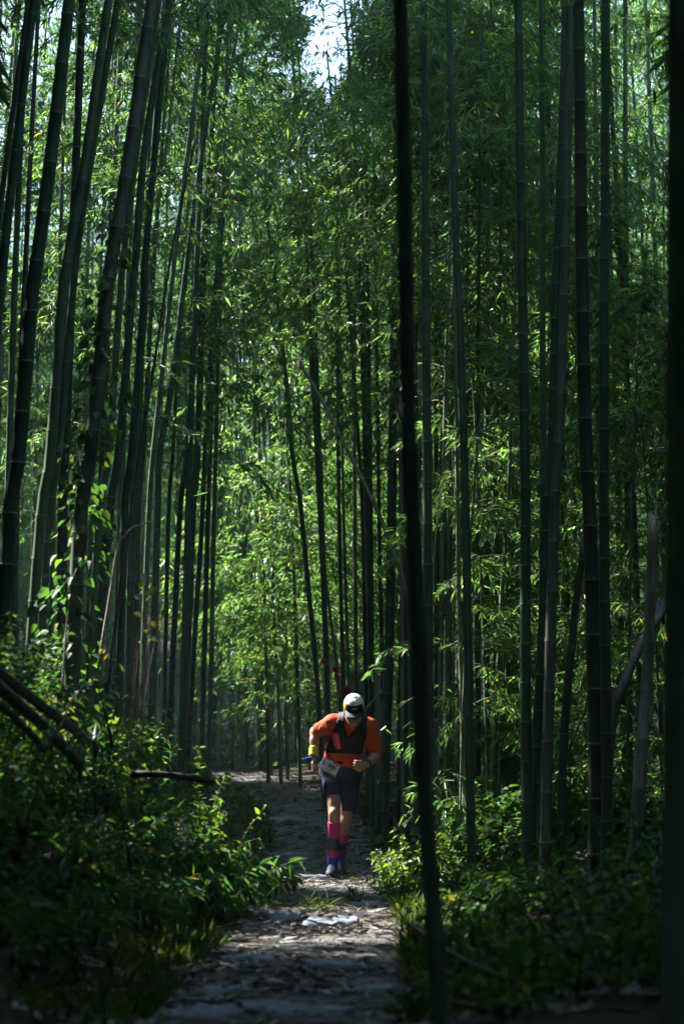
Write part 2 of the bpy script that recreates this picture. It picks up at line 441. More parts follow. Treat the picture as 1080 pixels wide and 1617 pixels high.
RING_ME = None
def ring_mesh():
    global RING_ME
    if RING_ME is None:
        k = 14; prof = [(.99, -.22), (1.08, -.10), (1.10, .04), (1.03, .12), (.99, .20)]
        V, Q = [], []
        for r, z in prof:
            for j in range(k):
                a = 2 * math.pi * j / k; V.append((r * math.cos(a), r * math.sin(a), z))
        for i in range(len(prof) - 1):
            for j in range(k):
                Q.append((i * k + j, i * k + (j + 1) % k, (i + 1) * k + (j + 1) % k, (i + 1) * k + j))
        RING_ME = make_mesh('node_ring', V, quads=Q, smooth=True, mats=[M['node']])
    return RING_ME

def curve_points(axis, s):
    d = np.concatenate([[0], np.cumsum(np.linalg.norm(np.diff(axis, axis=0), axis=1))])
    return np.stack([np.interp(s, d, axis[:, i]) for i in range(3)], 1), d[-1]

def bamboo(axis, dia, label, group=None, m='culm', sides=6, rings=False, z0=None, fol=True, bdens=4.5, blen=1.0, leaf=1.0, frac=1.0, taper=.75, faces=None, top_cut=False, zmax=None, cat='bamboo', name='bamboo_plant'):
    """axis: points from the root up (world)."""
    axis = np.asarray(axis, float)
    base = axis[0].copy()
    root = empty(name, base, label, cat, group)
    axl = axis - base
    ln = np.linalg.norm(np.diff(axl, axis=0), axis=1).sum()
    gap = rng.uniform(.26, .36) * (.7 + 4 * dia)
    nodes = np.arange(rng.uniform(.05, gap), ln, gap)
    h = .012
    if sides >= 8:
        s = np.sort(np.concatenate([[0], nodes - h * 1.6, nodes - h * .3, nodes + h * .7, nodes + h * 2.2, nodes + gap * .5, [ln]]))
        s = np.unique(np.clip(s, 0, ln))
    else:
        s = np.unique(np.clip(np.sort(np.concatenate([[0], nodes, nodes + gap * .5, [ln]])), 0, ln))
    C, _ = curve_points(axl, s)
    r = dia / 2 * (1 - taper * (s / ln) ** 1.6)
    dn = np.min(np.abs(s[:, None] - nodes[None]), axis=1)
    r = r * (1 + .10 * np.exp(-(dn / h) ** 2))
    V, Q, T3 = tube(C, r, sides)
    if top_cut:                                            # splintered end
        k = sides; last = slice((len(C) - 1) * k, len(C) * k)
        V[last, 2] += rng.uniform(-.02, .22, k) * np.linspace(1, .2, k); V[-1, 2] -= .1
    cu = put('culm', make_mesh('culm', V, tris=T3, quads=Q, smooth=True, mats=[M[m]]), root)
    if rings:
        P, _ = curve_points(axl, nodes); P2, _ = curve_points(axl, nodes + .02)
        for p, q, sn in zip(P, P2, nodes):
            wp = p + base; u, v = to_px(wp)
            if not (-20 < u < 1100 and -20 < v < 1640): continue
            o = put('node_ring', ring_mesh(), cu, p)
            rr = dia / 2 * (1 - taper * (sn / ln) ** 1.6)
            o.scale = (rr, rr, max(.018, rr * .7) )
            o.rotation_mode = 'QUATERNION'
            o.rotation_quaternion = Vector(q - p).to_track_quat('Z', 'Y')
    if fol:
        H = axl[-1][2]
        zb = (z0 if z0 is not None else .42 * H + base[2]) - base[2]
        zt = H if zmax is None else min(H, zmax - base[2])
        zb = min(zb, zt - .5)
        n = max(3, int((zt - zb) * bdens))
        zz = np.sort(rng.uniform(zb, zt, n))
        o = np.argsort(axl[:, 2])
        bx = np.stack([np.interp(zz, axl[o, 2], axl[o, 0]), np.interp(zz, axl[o, 2], axl[o, 1]), zz], 1)
        t = (zz - zb) / max(zt - zb, .1)
        if faces is None: yaws = rng.uniform(0, 2 * math.pi, n)
        else: yaws = rng.normal(faces[0], faces[1], n)
        sc = blen * (1.15 - .55 * t ** 1.5) * rng.uniform(.7, 1.2, n)
        pv = to_px(bx + base)[1]
        LV, A, B, RA = foliage_arrays(bx, yaws, sc, leaf, frac, fine=base[1] < 27.5, thin=pv < -FPX * 1.2 / max(base[1], 1))
        cen = LV.mean(1) + base
        kk = keep_lit(cen) & keep_sky(cen) & (cen[:, 2] > ground(cen[:, 0], cen[:, 1]) + .05)
        LV = LV[kk]
        if len(LV):
            f = put('foliage', leaves_mesh('foliage', LV, M['bamboo_leaf']), root); tag(f, kind='stuff')
            mm = (A + B) / 2 + base; kt = keep_sky(mm) & keep_lit(mm)
            b = put('branch', sticks_mesh('branch', A[kt], B[kt], RA[kt], RA[kt] * .7, M['stem_green']), root); tag(b, kind='stuff')
    return root

def axis_from_px(pts, Y, H=None, bend=None, y1=None, to_ground=True):
    """pixel polyline (top to bottom, or any order) -> world axis rooted in the ground; carried on above the frame to height H.
    y1: depth at the upper end, for a culm that leans towards or away from the camera"""
    pts = sorted(pts, key=lambda p: -p[1])
    n = len(pts)
    W = []
    for i, (u, v) in enumerate(pts):
        Yi = Y if y1 is None else Y + (y1 - Y) * (pts[0][1] - v) / (pts[0][1] - pts[-1][1])
        W.append(at(u, v, Yi))
    W = np.array(W)
    if to_ground:
        g = gz(W[0][0], W[0][1])
        if W[0][2] > g + .03:
            d = W[0] - W[1]; d = d / max(abs(d[2]), 1e-6)
            b = W[0] + d * (W[0][2] - g) * .8; b[2] = gz(b[0], b[1]) - .04
            W = np.vstack([b, W])
        else:
            k = int(np.argmax(W[:, 2] > g + .05))             # first point clear of the ground; root it just below the surface
            p, q = W[max(k - 1, 0)], W[k]
            t = np.clip((g - p[2]) / max(q[2] - p[2], 1e-6), 0, 1) if k > 0 else 0
            b = p + (q - p) * t; b = np.array([b[0], b[1], gz(b[0], b[1]) - .04])
            W = np.vstack([b, W[k:]])
    if H is not None and H > W[-1][2] + .3:
        d = W[-1] - W[-2]; d = d / max(abs(d[2]), 1e-6)
        top = W[-1]; m = 5
        dz = (H - top[2])
        ex = [top + d * dz * k / m * 1.0 + np.array([d[0], d[1], 0]) * dz * .35 * (k / m) ** 2 for k in range(1, m + 1)]
        W = np.vstack([W, ex])
    return spline(W, max(16, 3 * len(W)))

# ------------------------------------------------------------------ the bamboo one can pick out
# (pixel polyline, width px, depth, height, material, crown start, label)
NAMED = [
 # left of the path
 ([(55, 0), (25, 240), (7, 404), (-4, 520)], 15, 16.0, 9, 'culm', 6.2, 'dark bamboo crossing the upper corner of the grove beside a slimmer pale-edged one'),
 ([(46, 0), (22, 170), (2, 320), (-14, 480)], 10, 18.5, 9, 'culm_old', 6.5, 'slim bamboo with a pale lit edge close behind the corner culm'),
 ([(110, 0), (82, 240), (60, 404), (50, 480), (30, 720), (17, 800), (2, 1050)], 21, 15.0, 10, 'culm', 6.0, 'thick tilted bamboo rising behind the fallen poles, grey light down its edge'),
 ([(172, 0), (137, 240), (108, 404), (98, 480), (80, 720), (67, 800), (48, 1040)], 15, 17.0, 10, 'culm', 6.4, 'front one of a close pair of tilted bamboos with pale lit edges'),
 ([(187, 0), (146, 240), (121, 404), (114, 480), (92, 720), (80, 800), (63, 1040)], 12, 18.0, 10, 'culm', 6.6, 'rear slimmer one of the close pair of tilted pale-edged bamboos'),
 ([(240, 0), (205, 240), (178, 404), (168, 480), (143, 720), (129, 800), (113, 1060)], 20, 16.5, 10, 'culm_old', 6.4, 'thick dark bamboo with a leafy vine climbing its lower half'),
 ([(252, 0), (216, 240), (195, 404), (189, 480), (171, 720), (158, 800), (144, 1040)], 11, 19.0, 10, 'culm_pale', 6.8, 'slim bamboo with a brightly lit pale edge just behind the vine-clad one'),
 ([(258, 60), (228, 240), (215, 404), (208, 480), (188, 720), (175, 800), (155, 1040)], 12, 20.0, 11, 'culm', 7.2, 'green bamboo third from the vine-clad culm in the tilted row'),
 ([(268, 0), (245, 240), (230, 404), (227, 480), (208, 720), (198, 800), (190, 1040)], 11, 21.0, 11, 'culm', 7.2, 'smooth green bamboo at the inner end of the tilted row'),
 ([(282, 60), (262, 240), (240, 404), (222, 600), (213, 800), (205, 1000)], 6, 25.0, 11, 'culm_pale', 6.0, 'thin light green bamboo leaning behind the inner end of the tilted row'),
 ([(342, 100), (332, 240), (325, 350), (320, 480), (312, 720), (305, 800), (297, 1000), (290, 1130)], 10, 26.0, 12, 'culm', 6.6, 'straight dark bamboo by the bright foliage, tallest of the inner stand'),
 ([(352, 350), (338, 480), (325, 700), (318, 850), (308, 1000)], 7, 29.0, 12, 'culm', 6.8, 'thin bamboo at the edge of the bright foliage, beside the straight dark one'),
 ([(317, 440), (312, 480), (295, 720), (285, 800), (275, 1000), (268, 1120)], 8, 27.0, 11, 'culm', 6.6, 'dark bamboo between the yellow-leaved shrub and the straight tall one'),
 ([(287, 480), (270, 620), (252, 720), (250, 800), (243, 1000)], 9, 24.0, 10, 'culm', 6.3, 'dark bamboo rising right behind the yellow-leaved shrub'),
 ([(268, 480), (255, 600), (242, 720), (236, 800), (228, 1000)], 8, 23.0, 10, 'culm', 6.3, 'dark bamboo rising out of the crown of the yellow-leaved shrub'),
 ([(258, 480), (240, 600), (220, 720), (200, 860), (180, 1010)], 5, 20.0, 6, 'culm_old', 9, 'thin slanting bare stem crossing the tilted row'),
 ([(282, 560), (273, 720), (267, 800), (262, 1000)], 6, 28.0, 10, 'culm', 6.8, 'thin dark bamboo third from the straight tall one'),
 ([(26, 404), (23, 480), (15, 720), (10, 900), (6, 1020)], 10, 19.0, 9, 'culm', 6.5, 'green bamboo half hidden behind the thick tilted one'),
 ([(40, 440), (33, 600), (27, 800), (23, 1040)], 9, 21.0, 9, 'culm_old', 6.8, 'greyish bamboo just inside the thick tilted one'),
 ([(112, 480), (104, 700), (100, 800), (98, 1000)], 14, 19.5, 10, 'culm_old', 6.8, 'very dark bamboo in the gap beside the close pair, stem wholly in shade'),
 ([(222, 560), (213, 720), (208, 800), (204, 1000)], 8, 23.5, 10, 'culm', 6.6, 'dark thin bamboo first inside the tilted row'),
 ([(240, 480), (226, 720), (220, 800), (215, 1000)], 7, 25.0, 10, 'culm', 6.6, 'dark thin bamboo second inside the tilted row'),
 # behind the runner, between the bright foliage and the big dark culm
 ([(452, 600), (457, 650), (462, 720), (475, 800), (487, 930), (498, 1040), (506, 1160)], 7, 29.0, 9, 'culm', 6.6, 'dark bamboo leaning across the bright foliage above the runner'),
 ([(493, 560), (497, 640), (505, 800), (510, 900), (515, 1040), (518, 1150)], 8, 27.0, 9, 'culm', 6.3, 'dark upright bamboo above the runner\'s raised shoulder, marked with a red ribbon'),
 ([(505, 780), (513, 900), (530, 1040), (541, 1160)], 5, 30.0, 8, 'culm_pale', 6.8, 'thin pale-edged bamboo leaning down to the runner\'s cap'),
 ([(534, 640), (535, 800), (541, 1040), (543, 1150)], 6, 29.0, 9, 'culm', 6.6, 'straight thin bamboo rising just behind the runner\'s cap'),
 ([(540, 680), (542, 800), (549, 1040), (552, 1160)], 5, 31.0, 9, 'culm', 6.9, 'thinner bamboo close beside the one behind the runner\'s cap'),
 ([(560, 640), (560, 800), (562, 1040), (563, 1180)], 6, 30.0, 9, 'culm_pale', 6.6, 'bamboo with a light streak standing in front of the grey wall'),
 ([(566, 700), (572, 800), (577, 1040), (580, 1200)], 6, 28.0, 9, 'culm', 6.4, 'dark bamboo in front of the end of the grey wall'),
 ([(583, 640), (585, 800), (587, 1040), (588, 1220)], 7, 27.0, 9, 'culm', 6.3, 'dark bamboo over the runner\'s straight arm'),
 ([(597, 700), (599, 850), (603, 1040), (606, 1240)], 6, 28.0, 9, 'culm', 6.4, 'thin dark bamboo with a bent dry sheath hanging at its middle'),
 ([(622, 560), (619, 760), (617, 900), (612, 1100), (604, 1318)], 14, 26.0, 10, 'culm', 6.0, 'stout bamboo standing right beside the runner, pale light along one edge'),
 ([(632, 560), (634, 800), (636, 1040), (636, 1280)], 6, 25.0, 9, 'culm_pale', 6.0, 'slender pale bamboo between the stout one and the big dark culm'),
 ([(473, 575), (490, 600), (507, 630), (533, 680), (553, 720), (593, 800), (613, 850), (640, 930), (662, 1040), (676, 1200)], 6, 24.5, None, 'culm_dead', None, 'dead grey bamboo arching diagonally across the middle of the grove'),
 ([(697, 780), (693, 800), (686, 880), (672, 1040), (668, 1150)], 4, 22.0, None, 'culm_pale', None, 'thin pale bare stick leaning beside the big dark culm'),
 # right of the path
 ([(632, 0), (637, 240), (640, 404), (642, 520), (646, 720), (651, 800), (661, 1040), (669, 1240), (687, 1480), (698, 1617)], 24, 8.5, 8, 'culm_green_grey', 4.6, 'big dark blurred bamboo standing close to the camera beside the path'),
 ([(674, 700), (676, 1000), (678, 1150), (690, 1300)], 14, 20.5, 9, 'culm', 6.5, 'dark bamboo tucked behind the big blurred one'),
 ([(708, 0), (714, 200), (720, 404), (725, 480), (735, 808), (738, 1000), (742, 1240), (745, 1385)], 12, 19.0, 9, 'culm', 6.2, 'dark bamboo with a slight bend, first beyond the big blurred one'),
 ([(716, 300), (718, 404), (722, 800), (727, 1040), (732, 1240), (734, 1330)], 6, 21.0, 9, 'culm_pale', 6.5, 'thin pale-green bamboo hugging the slightly bent dark one'),
 ([(818, 0), (823, 404), (825, 480), (829, 800), (829, 1040), (831, 1240), (832, 1420)], 15, 17.0, 9, 'culm', 6.5, 'straight black-looking bamboo standing alone above the broad-leaved shrub'),
 ([(853, 0), (856, 240), (856, 480), (857, 720), (856, 1000), (853, 1300)], 10, 19.5, 9, 'culm', 6.5, 'thin dark bamboo between the lone straight one and the crossing pair'),
 ([(892, 0), (885, 240), (876, 480), (870, 720), (861, 800), (856, 1000), (842, 1240), (838, 1340)], 13, 18.0, 9, 'culm', 6.5, 'bamboo with a lighter grey-green face, front one of the crossing pair'),
 ([(899, 120), (895, 240), (890, 480), (884, 650), (875, 800), (868, 1040), (863, 1240), (857, 1420)], 15, 16.8, 9, 'culm_old', 6.3, 'dark bamboo pressed against the lighter one of the crossing pair'),
 ([(913, 0), (916, 240), (919, 480), (925, 720), (930, 800), (937, 1040), (940, 1240), (938, 1430)], 20, 15.5, 9, 'culm_old', 6.0, 'thick bamboo with a pale brown upper stem and black base'),
 ([(956, 0), (955, 240), (953, 480), (953, 720), (953, 800), (955, 1040), (958, 1240), (955, 1400)], 15, 15.2, 9, 'culm', 6.0, 'bamboo with a bluish sheen just beyond the thick brown-stemmed one'),
 ([(1066, 0), (1066, 400), (1066, 800), (1062, 1240), (1058, 1617)], 27, 7.2, 8, 'culm_green_grey', 4.2, 'black out-of-focus bamboo along the edge of the frame'),
 ([(1094, 0), (1088, 400), (1086, 800), (1082, 1240), (1084, 1617)], 46, 5.4, 8, 'culm_green_grey', 4.2, 'very thick black out-of-focus bamboo cut off by the edge of the frame'),
 ([(922, 860), (912, 930), (904, 1000), (893, 1120), (887, 1240), (885, 1370)], 12, 17.5, None, 'culm_old', None, 'short leaning bamboo stub leaning against the thick brown-stemmed bamboo'),
 ([(930, 1110), (918, 1135), (905, 1165), (895, 1190), (880, 1230)], 4, 18.5, None, 'culm_dead', None, 'pale dry stick leaning between the stub and the thick bamboo'),
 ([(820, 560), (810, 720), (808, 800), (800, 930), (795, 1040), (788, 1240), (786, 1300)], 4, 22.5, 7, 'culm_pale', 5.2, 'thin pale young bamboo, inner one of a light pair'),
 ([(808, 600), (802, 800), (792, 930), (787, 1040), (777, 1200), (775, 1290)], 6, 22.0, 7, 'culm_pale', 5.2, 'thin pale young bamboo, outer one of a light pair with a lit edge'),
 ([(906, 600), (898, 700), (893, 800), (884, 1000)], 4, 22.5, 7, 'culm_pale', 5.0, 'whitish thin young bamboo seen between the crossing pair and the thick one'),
]
def named_bamboo():
    for pts, w, Y, H, m, z0, label in NAMED:
        dia = w * Y / FPX * (1.12 if Y == 8.5 else 1.15)
        # diameter given is the one seen at the middle of the frame; culms thin out only slowly below the crown
        ax = axis_from_px(pts, Y, H)
        bamboo(ax, dia * 1.04, label, None, m, sides=11 if w >= 10 else 8, rings=(w >= 7), z0=(z0 if z0 is None else z0 + (1.1 if 230 < pts[-1][0] < 640 and Y > 22.5 else 0)), fol=z0 is not None and H is not None,
               bdens=4.5 if Y > 12 else 3.0, blen=1.05, leaf=1.05, taper=.55 if H else .25, top_cut=H is None)
named_bamboo()

# broken, bent and fallen poles
def pole(pts, w, label, m, taper=.2, cut=True, name='bamboo_pole', cat='bamboo pole', group=None, sides=12, rings=True):
    """pts: (px, py, depth) from the root"""
    W = spline([at(u, v, Y) for u, v, Y in pts], max(10, 4 * len(pts)))
    return bamboo(W, w * pts[0][2] / FPX, label, group, m, sides=sides, rings=rings, fol=False, taper=taper, top_cut=cut, cat=cat, name=name)
gpt = lambda u, Y: to_px(np.array([(u - CX) / FPX * Y, Y, gz((u - CX) / FPX * Y, Y) - .03]))[1]
pole([(984, gpt(984, 14.6), 14.6), (1002, 1340, 14.6), (1010, 1220, 14.6), (1020, 1080, 14.7), (1026, 950, 14.7), (1030, 830, 14.7)], 22, 'broken-off grey bamboo trunk with a splintered tip', 'culm_dead', .35)
pole([(952, gpt(952, 16), 16.), (958, 1230, 16.), (968, 1130, 16.), (987, 1075, 16.), (1012, 1015, 16.1), (1045, 968, 16.2)], 18, 'bent pale dead bamboo arching over to the broken trunk', 'culm_dead', .3)
pole([(-70, 1010, 12.6), (0, 1085, 12.9), (60, 1138, 13.2), (100, 1178, 13.4), (128, 1212, 13.5)], 21, 'fallen bamboo pole, thickest of the sloping bundle', 'culm_old', .15)
pole([(-60, 1025, 12.8), (0, 1062, 13.2), (60, 1110, 13.6), (115, 1150, 14.0), (150, 1182, 14.2)], 19, 'fallen bamboo pole lying uppermost on the sloping bundle', 'culm_old', .15)
pole([(-60, 1065, 12.0), (0, 1112, 12.4), (45, 1155, 12.7), (80, 1195, 12.9)], 13, 'thinner fallen bamboo pole lowest in the sloping bundle', 'culm_old', .15)
pole([(205, 1222, 15.6), (250, 1223, 15.6), (300, 1228, 15.6), (338, 1237, 15.6)], 11, 'dark fallen log lying level in the undergrowth', 'bark', .1, cut=False, rings=False, name='fallen_log', cat='log')
pole([(604, 1090, 26.4), (592, 1104, 26.4), (575, 1124, 26.4), (560, 1146, 26.4)], 5, 'dry broken stick hanging aslant beside the runner\'s cap', 'culm_dead', .3, rings=False, name='broken_stick', cat='stick', sides=8)
for pts, w, label in (
    ([(207, 1370, 12.8), (198, 1320, 12.9), (190, 1270, 13.0), (181, 1215, 13.1), (174, 1165, 13.1)], 4, 'pale thin peeled stick standing upright in the dark undergrowth'),
    ([(178, 1180, 14), (170, 1140, 14), (163, 1110, 14), (153, 1080, 14)], 4, 'dark thin stick poking out of the bright leaves'),
    ([(86, 1170, 13.4), (100, 1140, 13.4), (112, 1108, 13.4), (132, 1082, 13.5)], 4, 'grey forked stick leaning in front of the fallen poles'),
    ([(98, 1100, 14.4), (101, 1060, 14.4), (104, 1010, 14.4), (108, 965, 14.4)], 4, 'upright pale stem beside the yellow leaves on the bank'),
    ([(157, 1050, 16), (166, 990, 16), (176, 930, 16), (187, 862, 16), (205, 835, 16), (243, 822, 16)], 5, 'long bare arching stem over the yellow-leaved shrub')):
    pole(pts, w, label, 'twig_pale' if 'dark' not in label else 'bark', .5, cut=False, rings=False, name='bare_stick', cat='stick', sides=6)
for pts, w, label in (
    ([(640, 1455, 10.5), (690, 1490, 10.2), (740, 1520, 10.0), (800, 1545, 9.9), (850, 1560, 9.8)], 7, 'blurred bare twig crossing the foot of the big dark bamboo'),
    ([(690, 1578, 9.4), (760, 1590, 9.3), (830, 1606, 9.2), (900, 1600, 9.2), (960, 1590, 9.2), (1010, 1600, 9.2)], 9, 'longer blurred twig lying low along the near edge'),
    ([(900, 1420, 9.6), (925, 1480, 9.6), (950, 1540, 9.5), (985, 1580, 9.5)], 6, 'blurred brown twig hanging down among the near leaves')):
    pole(pts, w, label, 'twig', .5, cut=False, rings=False, name='bare_twig', cat='twig', sides=6)

# low leafy growth hugging the vine-clad culm, the bright stand in the sun gap, the near shade over the path
def stand(u, Y, label, group, zlo, zhi, m='culm', dia=.07, H=11, bdens=6, blen=1.2, lean=0., leaf=1.0, faces=None, frac=1.0, sides=6, ly=0.):
    x = (u - CX) / FPX * Y
    zb = gz(x, Y) - .04
    ax = spline([(x, Y, zb), (x + lean * .2, Y + ly * .2, zb + H * .35), (x + lean * .55, Y + ly * .55, zb + H * .7), (x + lean * 1.2, Y + ly * 1.2, zb + H)], 16)
    return bamboo(ax, dia, label, group, m, sides=sides, z0=zlo, zmax=zhi, bdens=bdens, blen=blen, leaf=leaf, faces=faces, frac=frac, taper=.8)

# sunlit foliage in the gap by the bend of the path
for i, (u, Y, zlo, zhi, ln, lab) in enumerate((
    (455, 33.0, 1.5, 7.0, -.7, 'bamboo hung with bright yellow-green sunlit foliage, foremost of the lit stand'),
    (430, 33.8, 2.6, 7.4, -.9, 'sunlit bamboo whose leaf sprays reach farthest towards the path'),
    (490, 33.6, 1.5, 7.0, -.4, 'sunlit bamboo behind the leaning dark culm, bright to low down'),
    (412, 34.4, 4.2, 7.6, -.8, 'sunlit bamboo with the topmost bright sprays at the bend of the path'),
    (470, 34.6, 2.4, 7.4, -.6, 'sunlit bamboo in the middle of the bright foliage, half hidden by its neighbours'),
    (445, 32.4, 3.0, 5.6, -.7, 'sunlit bamboo standing a step in front of the bright stand, leafy at mid height'),
    (475, 32.0, 1.9, 3.8, -.5, 'short sunlit bamboo with bright leaves low at the bend of the path'),
    (425, 32.6, 4.9, 7.9, -.4, 'sunlit bamboo lit only in its upper sprays, under the shaded overhang'),
    (455, 33.4, 5.2, 8.0, -.3, 'sunlit bamboo with bright sprays highest in the lit stand'),
    (520, 34.8, 1.8, 6.4, -.2, 'half-lit bamboo at the inner edge of the sunlit foliage'))):
    stand(u, Y, lab, None, zlo, zhi, H=8.5, bdens=19, blen=1.15, lean=ln, leaf=1.25, dia=.05)
# dark sprays in front of them, in shade
for i, (u, Y, zlo, zhi, ln, lab) in enumerate((
    (590, 26.5, 5.3, 9.0, -.4, 'shaded bamboo whose dark sprays hang over the bright foliage'),
    (640, 25.5, 5.2, 8.8, -.2, 'shaded bamboo with dense dark foliage above the runner'),
    (520, 28.5, 6.3, 9.8, -.5, 'shaded bamboo with dark sprays farthest over the path'),
    (672, 27.0, 4.9, 9.0, -.5, 'shaded bamboo with dark foliage beside the big blurred culm'),
    (590, 30.0, 5.4, 10.2, -.3, 'shaded leafy bamboo deeper in, above the grey wall'))):
    stand(u, Y, lab, None, zlo - .2, zhi, H=11, bdens=14, blen=1.3, lean=ln, dia=.06)

# the rest of the grove, behind
def scatter():
    pts = []
    tries = 0
    r2 = np.random.default_rng(11)
    while len(pts) < 190 and tries < 30000:
        tries += 1
        Y = 23.5 + 39 * r2.random() ** 1.15
        half = 600 / FPX * Y
        x = r2.uniform(-half, half)
        u = CX + FPX * x / Y
        e = x - float(path_x(Y))
        if abs(e) < .75 or (abs(x - .24) < .45 and abs(Y - 32) < .5): continue
        if 345 < u < 540 and Y < 33.5: continue
        if any((x - a) ** 2 + (Y - b) ** 2 < (.42 if Y < 40 else .6) ** 2 for a, b in pts): continue
        if Y < 30 and x < 0 and abs((x * SUN[1] - (Y - 21.75) * SUN[0])) / math.hypot(SUN[0], SUN[1]) < .3: continue
        pts.append((x, Y))
    return pts
REST = scatter()
MARKS = [(8, 'at the outer edge of the frame'), (45, 'behind the thick tilted bamboo'), (85, 'behind the close pair of tilted bamboos'), (125, 'behind the vine-clad bamboo'), (165, 'behind the inner end of the tilted row'),
         (215, 'behind the yellow-leaved shrub'), (255, 'just past the yellow-leaved shrub'), (300, 'behind the straight tall dark bamboo'), (340, 'next to the straight tall dark bamboo'),
         (385, 'in the dark gap before the bright foliage'), (425, 'in the dim opening at the bend of the path'), (465, 'below the bright sunlit foliage'), (505, 'behind the runner\'s raised shoulder'), (545, 'behind the runner\'s cap'),
         (580, 'behind the runner\'s straight arm'), (615, 'behind the stout bamboo beside the runner'), (655, 'behind the big blurred bamboo'), (700, 'between the big blurred and bent culms'), (740, 'behind the slightly bent dark bamboo'),
         (785, 'behind the light pair of young bamboos'), (829, 'behind the lone straight bamboo'), (860, 'behind the crossing pair'), (900, 'behind the leaning stub'), (940, 'behind the thick brown-stemmed bamboo'),
         (975, 'behind the bent pale dead bamboo'), (1020, 'behind the broken trunk'), (1065, 'behind the black edge bamboo')]
def rest_label(u, Y, dia, m):
    size = 'thin' if dia < .052 else 'slender' if dia < .066 else 'stout'
    tone = {'culm': 'green', 'culm_old': 'grey', 'culm_pale': 'pale'}[m]
    dep = 'first' if Y < 29 else 'second' if Y < 36 else 'third' if Y < 45 else 'farthest'
    mk = min(MARKS, key=lambda q: abs(q[0] - u))[1]
    lab = f'{size} {tone} bamboo in the {dep} row back, {mk}'
    return lab if len(lab.split()) <= 16 else f'{size} {tone} bamboo, {dep} row back, {mk}'
for x, Y in REST:
    u = CX + FPX * x / Y
    H = rng.uniform(9.5, 13.0)
    if u < 345:
        g, lab = 'bamboos deep in the grove past the tilted row', 'slender shaded bamboo deep in the grove beyond the tilted row'
        z0 = ground(np.array([x]), np.array([Y]))[0] + rng.uniform(1.6, 4.0); ln = rng.uniform(.1, .7)
        if Y < 32: z0 = 1 + Y * .12
        if u > 230 and Y < 40: z0 = 1 + .19 * Y
    elif u < 560:
        g, lab = 'thin bamboos around the bend of the path', 'thin dark bamboo by the bend of the path behind the runner'
        z0 = 1 + (.20 if Y < 34 else .165 if u > 400 else .15) * Y; ln = rng.uniform(-.6, .5)
    elif u < 700:
        g, lab = 'close-set bamboos behind the runner', 'slender bamboo in the close-set stand behind the runner'
        z0 = 1 + (rng.uniform(.17, .21) if Y < 33 else rng.uniform(.08, .15)) * Y; ln = rng.uniform(-.4, .5)
    else:
        g, lab = 'leafy bamboos behind the dark right-hand culms', 'leafy bamboo behind the row of dark near culms'
        z0 = gz(x, Y) + rng.uniform(.5, 3.5); ln = rng.uniform(-.8, .4)
    if u < 345 or u > 860: H += 2.6
    if 430 < u < 610: H = min(H, 1 + .235 * Y - gz(x, Y))
    far = Y > 40
    mm, dia = ['culm', 'culm', 'culm_old', 'culm_pale'][rng.integers(4)], rng.uniform(.04, .078)
    lab = rest_label(u, Y, dia, mm)
    um = min(MARKS, key=lambda q: abs(q[0] - u))[0]
    g = ('bamboos deep in the grove past the tilted row' if um < 345 else 'thin bamboos around the bend of the path' if um < 560 else 'close-set bamboos behind the runner' if um < 670 else 'leafy bamboos behind the dark right-hand culms')
    stand(u, Y, lab, g, z0, None, m=mm, dia=dia, H=H, bdens=5.0 if not far else 4.6,
          blen=rng.uniform(1.0, 1.35), lean=ln, ly=rng.uniform(-.8, .8), leaf=1.08 if not far else 1.25, frac=.85 if not far else .6, sides=7 if Y < 34 else 5)
# thin close-set culms right of the big blurred one: bare below
for u, Y, ln in ((690, 24, .3), (697, 25, -.4), (705, 23.5, .2), (712, 26, -.3), (722, 24.6, .15), (752, 23, .1), (766, 24, .1), (779, 25.2, .2), (653, 25.5, .1), (646, 27, -.2), (684, 28, .4), (735, 27, -.2), (800, 26, .2), (812, 27.5, -.2)):
    stand(u, Y, 'thin bamboo of the dense low-lit row, ' + min(MARKS, key=lambda q: abs(q[0] - u))[1], 'thin bamboos in the dense row beyond the big blurred culm', 1 + Y * rng.uniform(.13, .19), None,
          m=['culm', 'culm', 'culm_pale'][rng.integers(3)], dia=rng.uniform(.04, .065), H=9.5, bdens=4.5, blen=1.0, lean=ln, sides=7)
r9 = np.random.default_rng(77)
for k in range(90):
    Y = r9.uniform(35, 60); u = r9.uniform(300, 640)
    x = (u - CX) / FPX * Y
    if abs(x - float(path_x(Y))) < .7: continue
    stand(u, Y, 'thin bare-stemmed bamboo far behind, ' + min(MARKS, key=lambda q: abs(q[0] - u))[1], 'bare-stemmed bamboos closing off the path', 1 + .17 * Y, None,
          m=['culm', 'culm_old', 'culm', 'culm_pale'][r9.integers(4)], dia=r9.uniform(.035, .07), H=r9.uniform(10, 12) if not 430 < u < 610 else min(11, 1 + .235 * Y), bdens=2.6, blen=1.1, lean=r9.uniform(-.5, .5), frac=.6, leaf=1.3, sides=5)
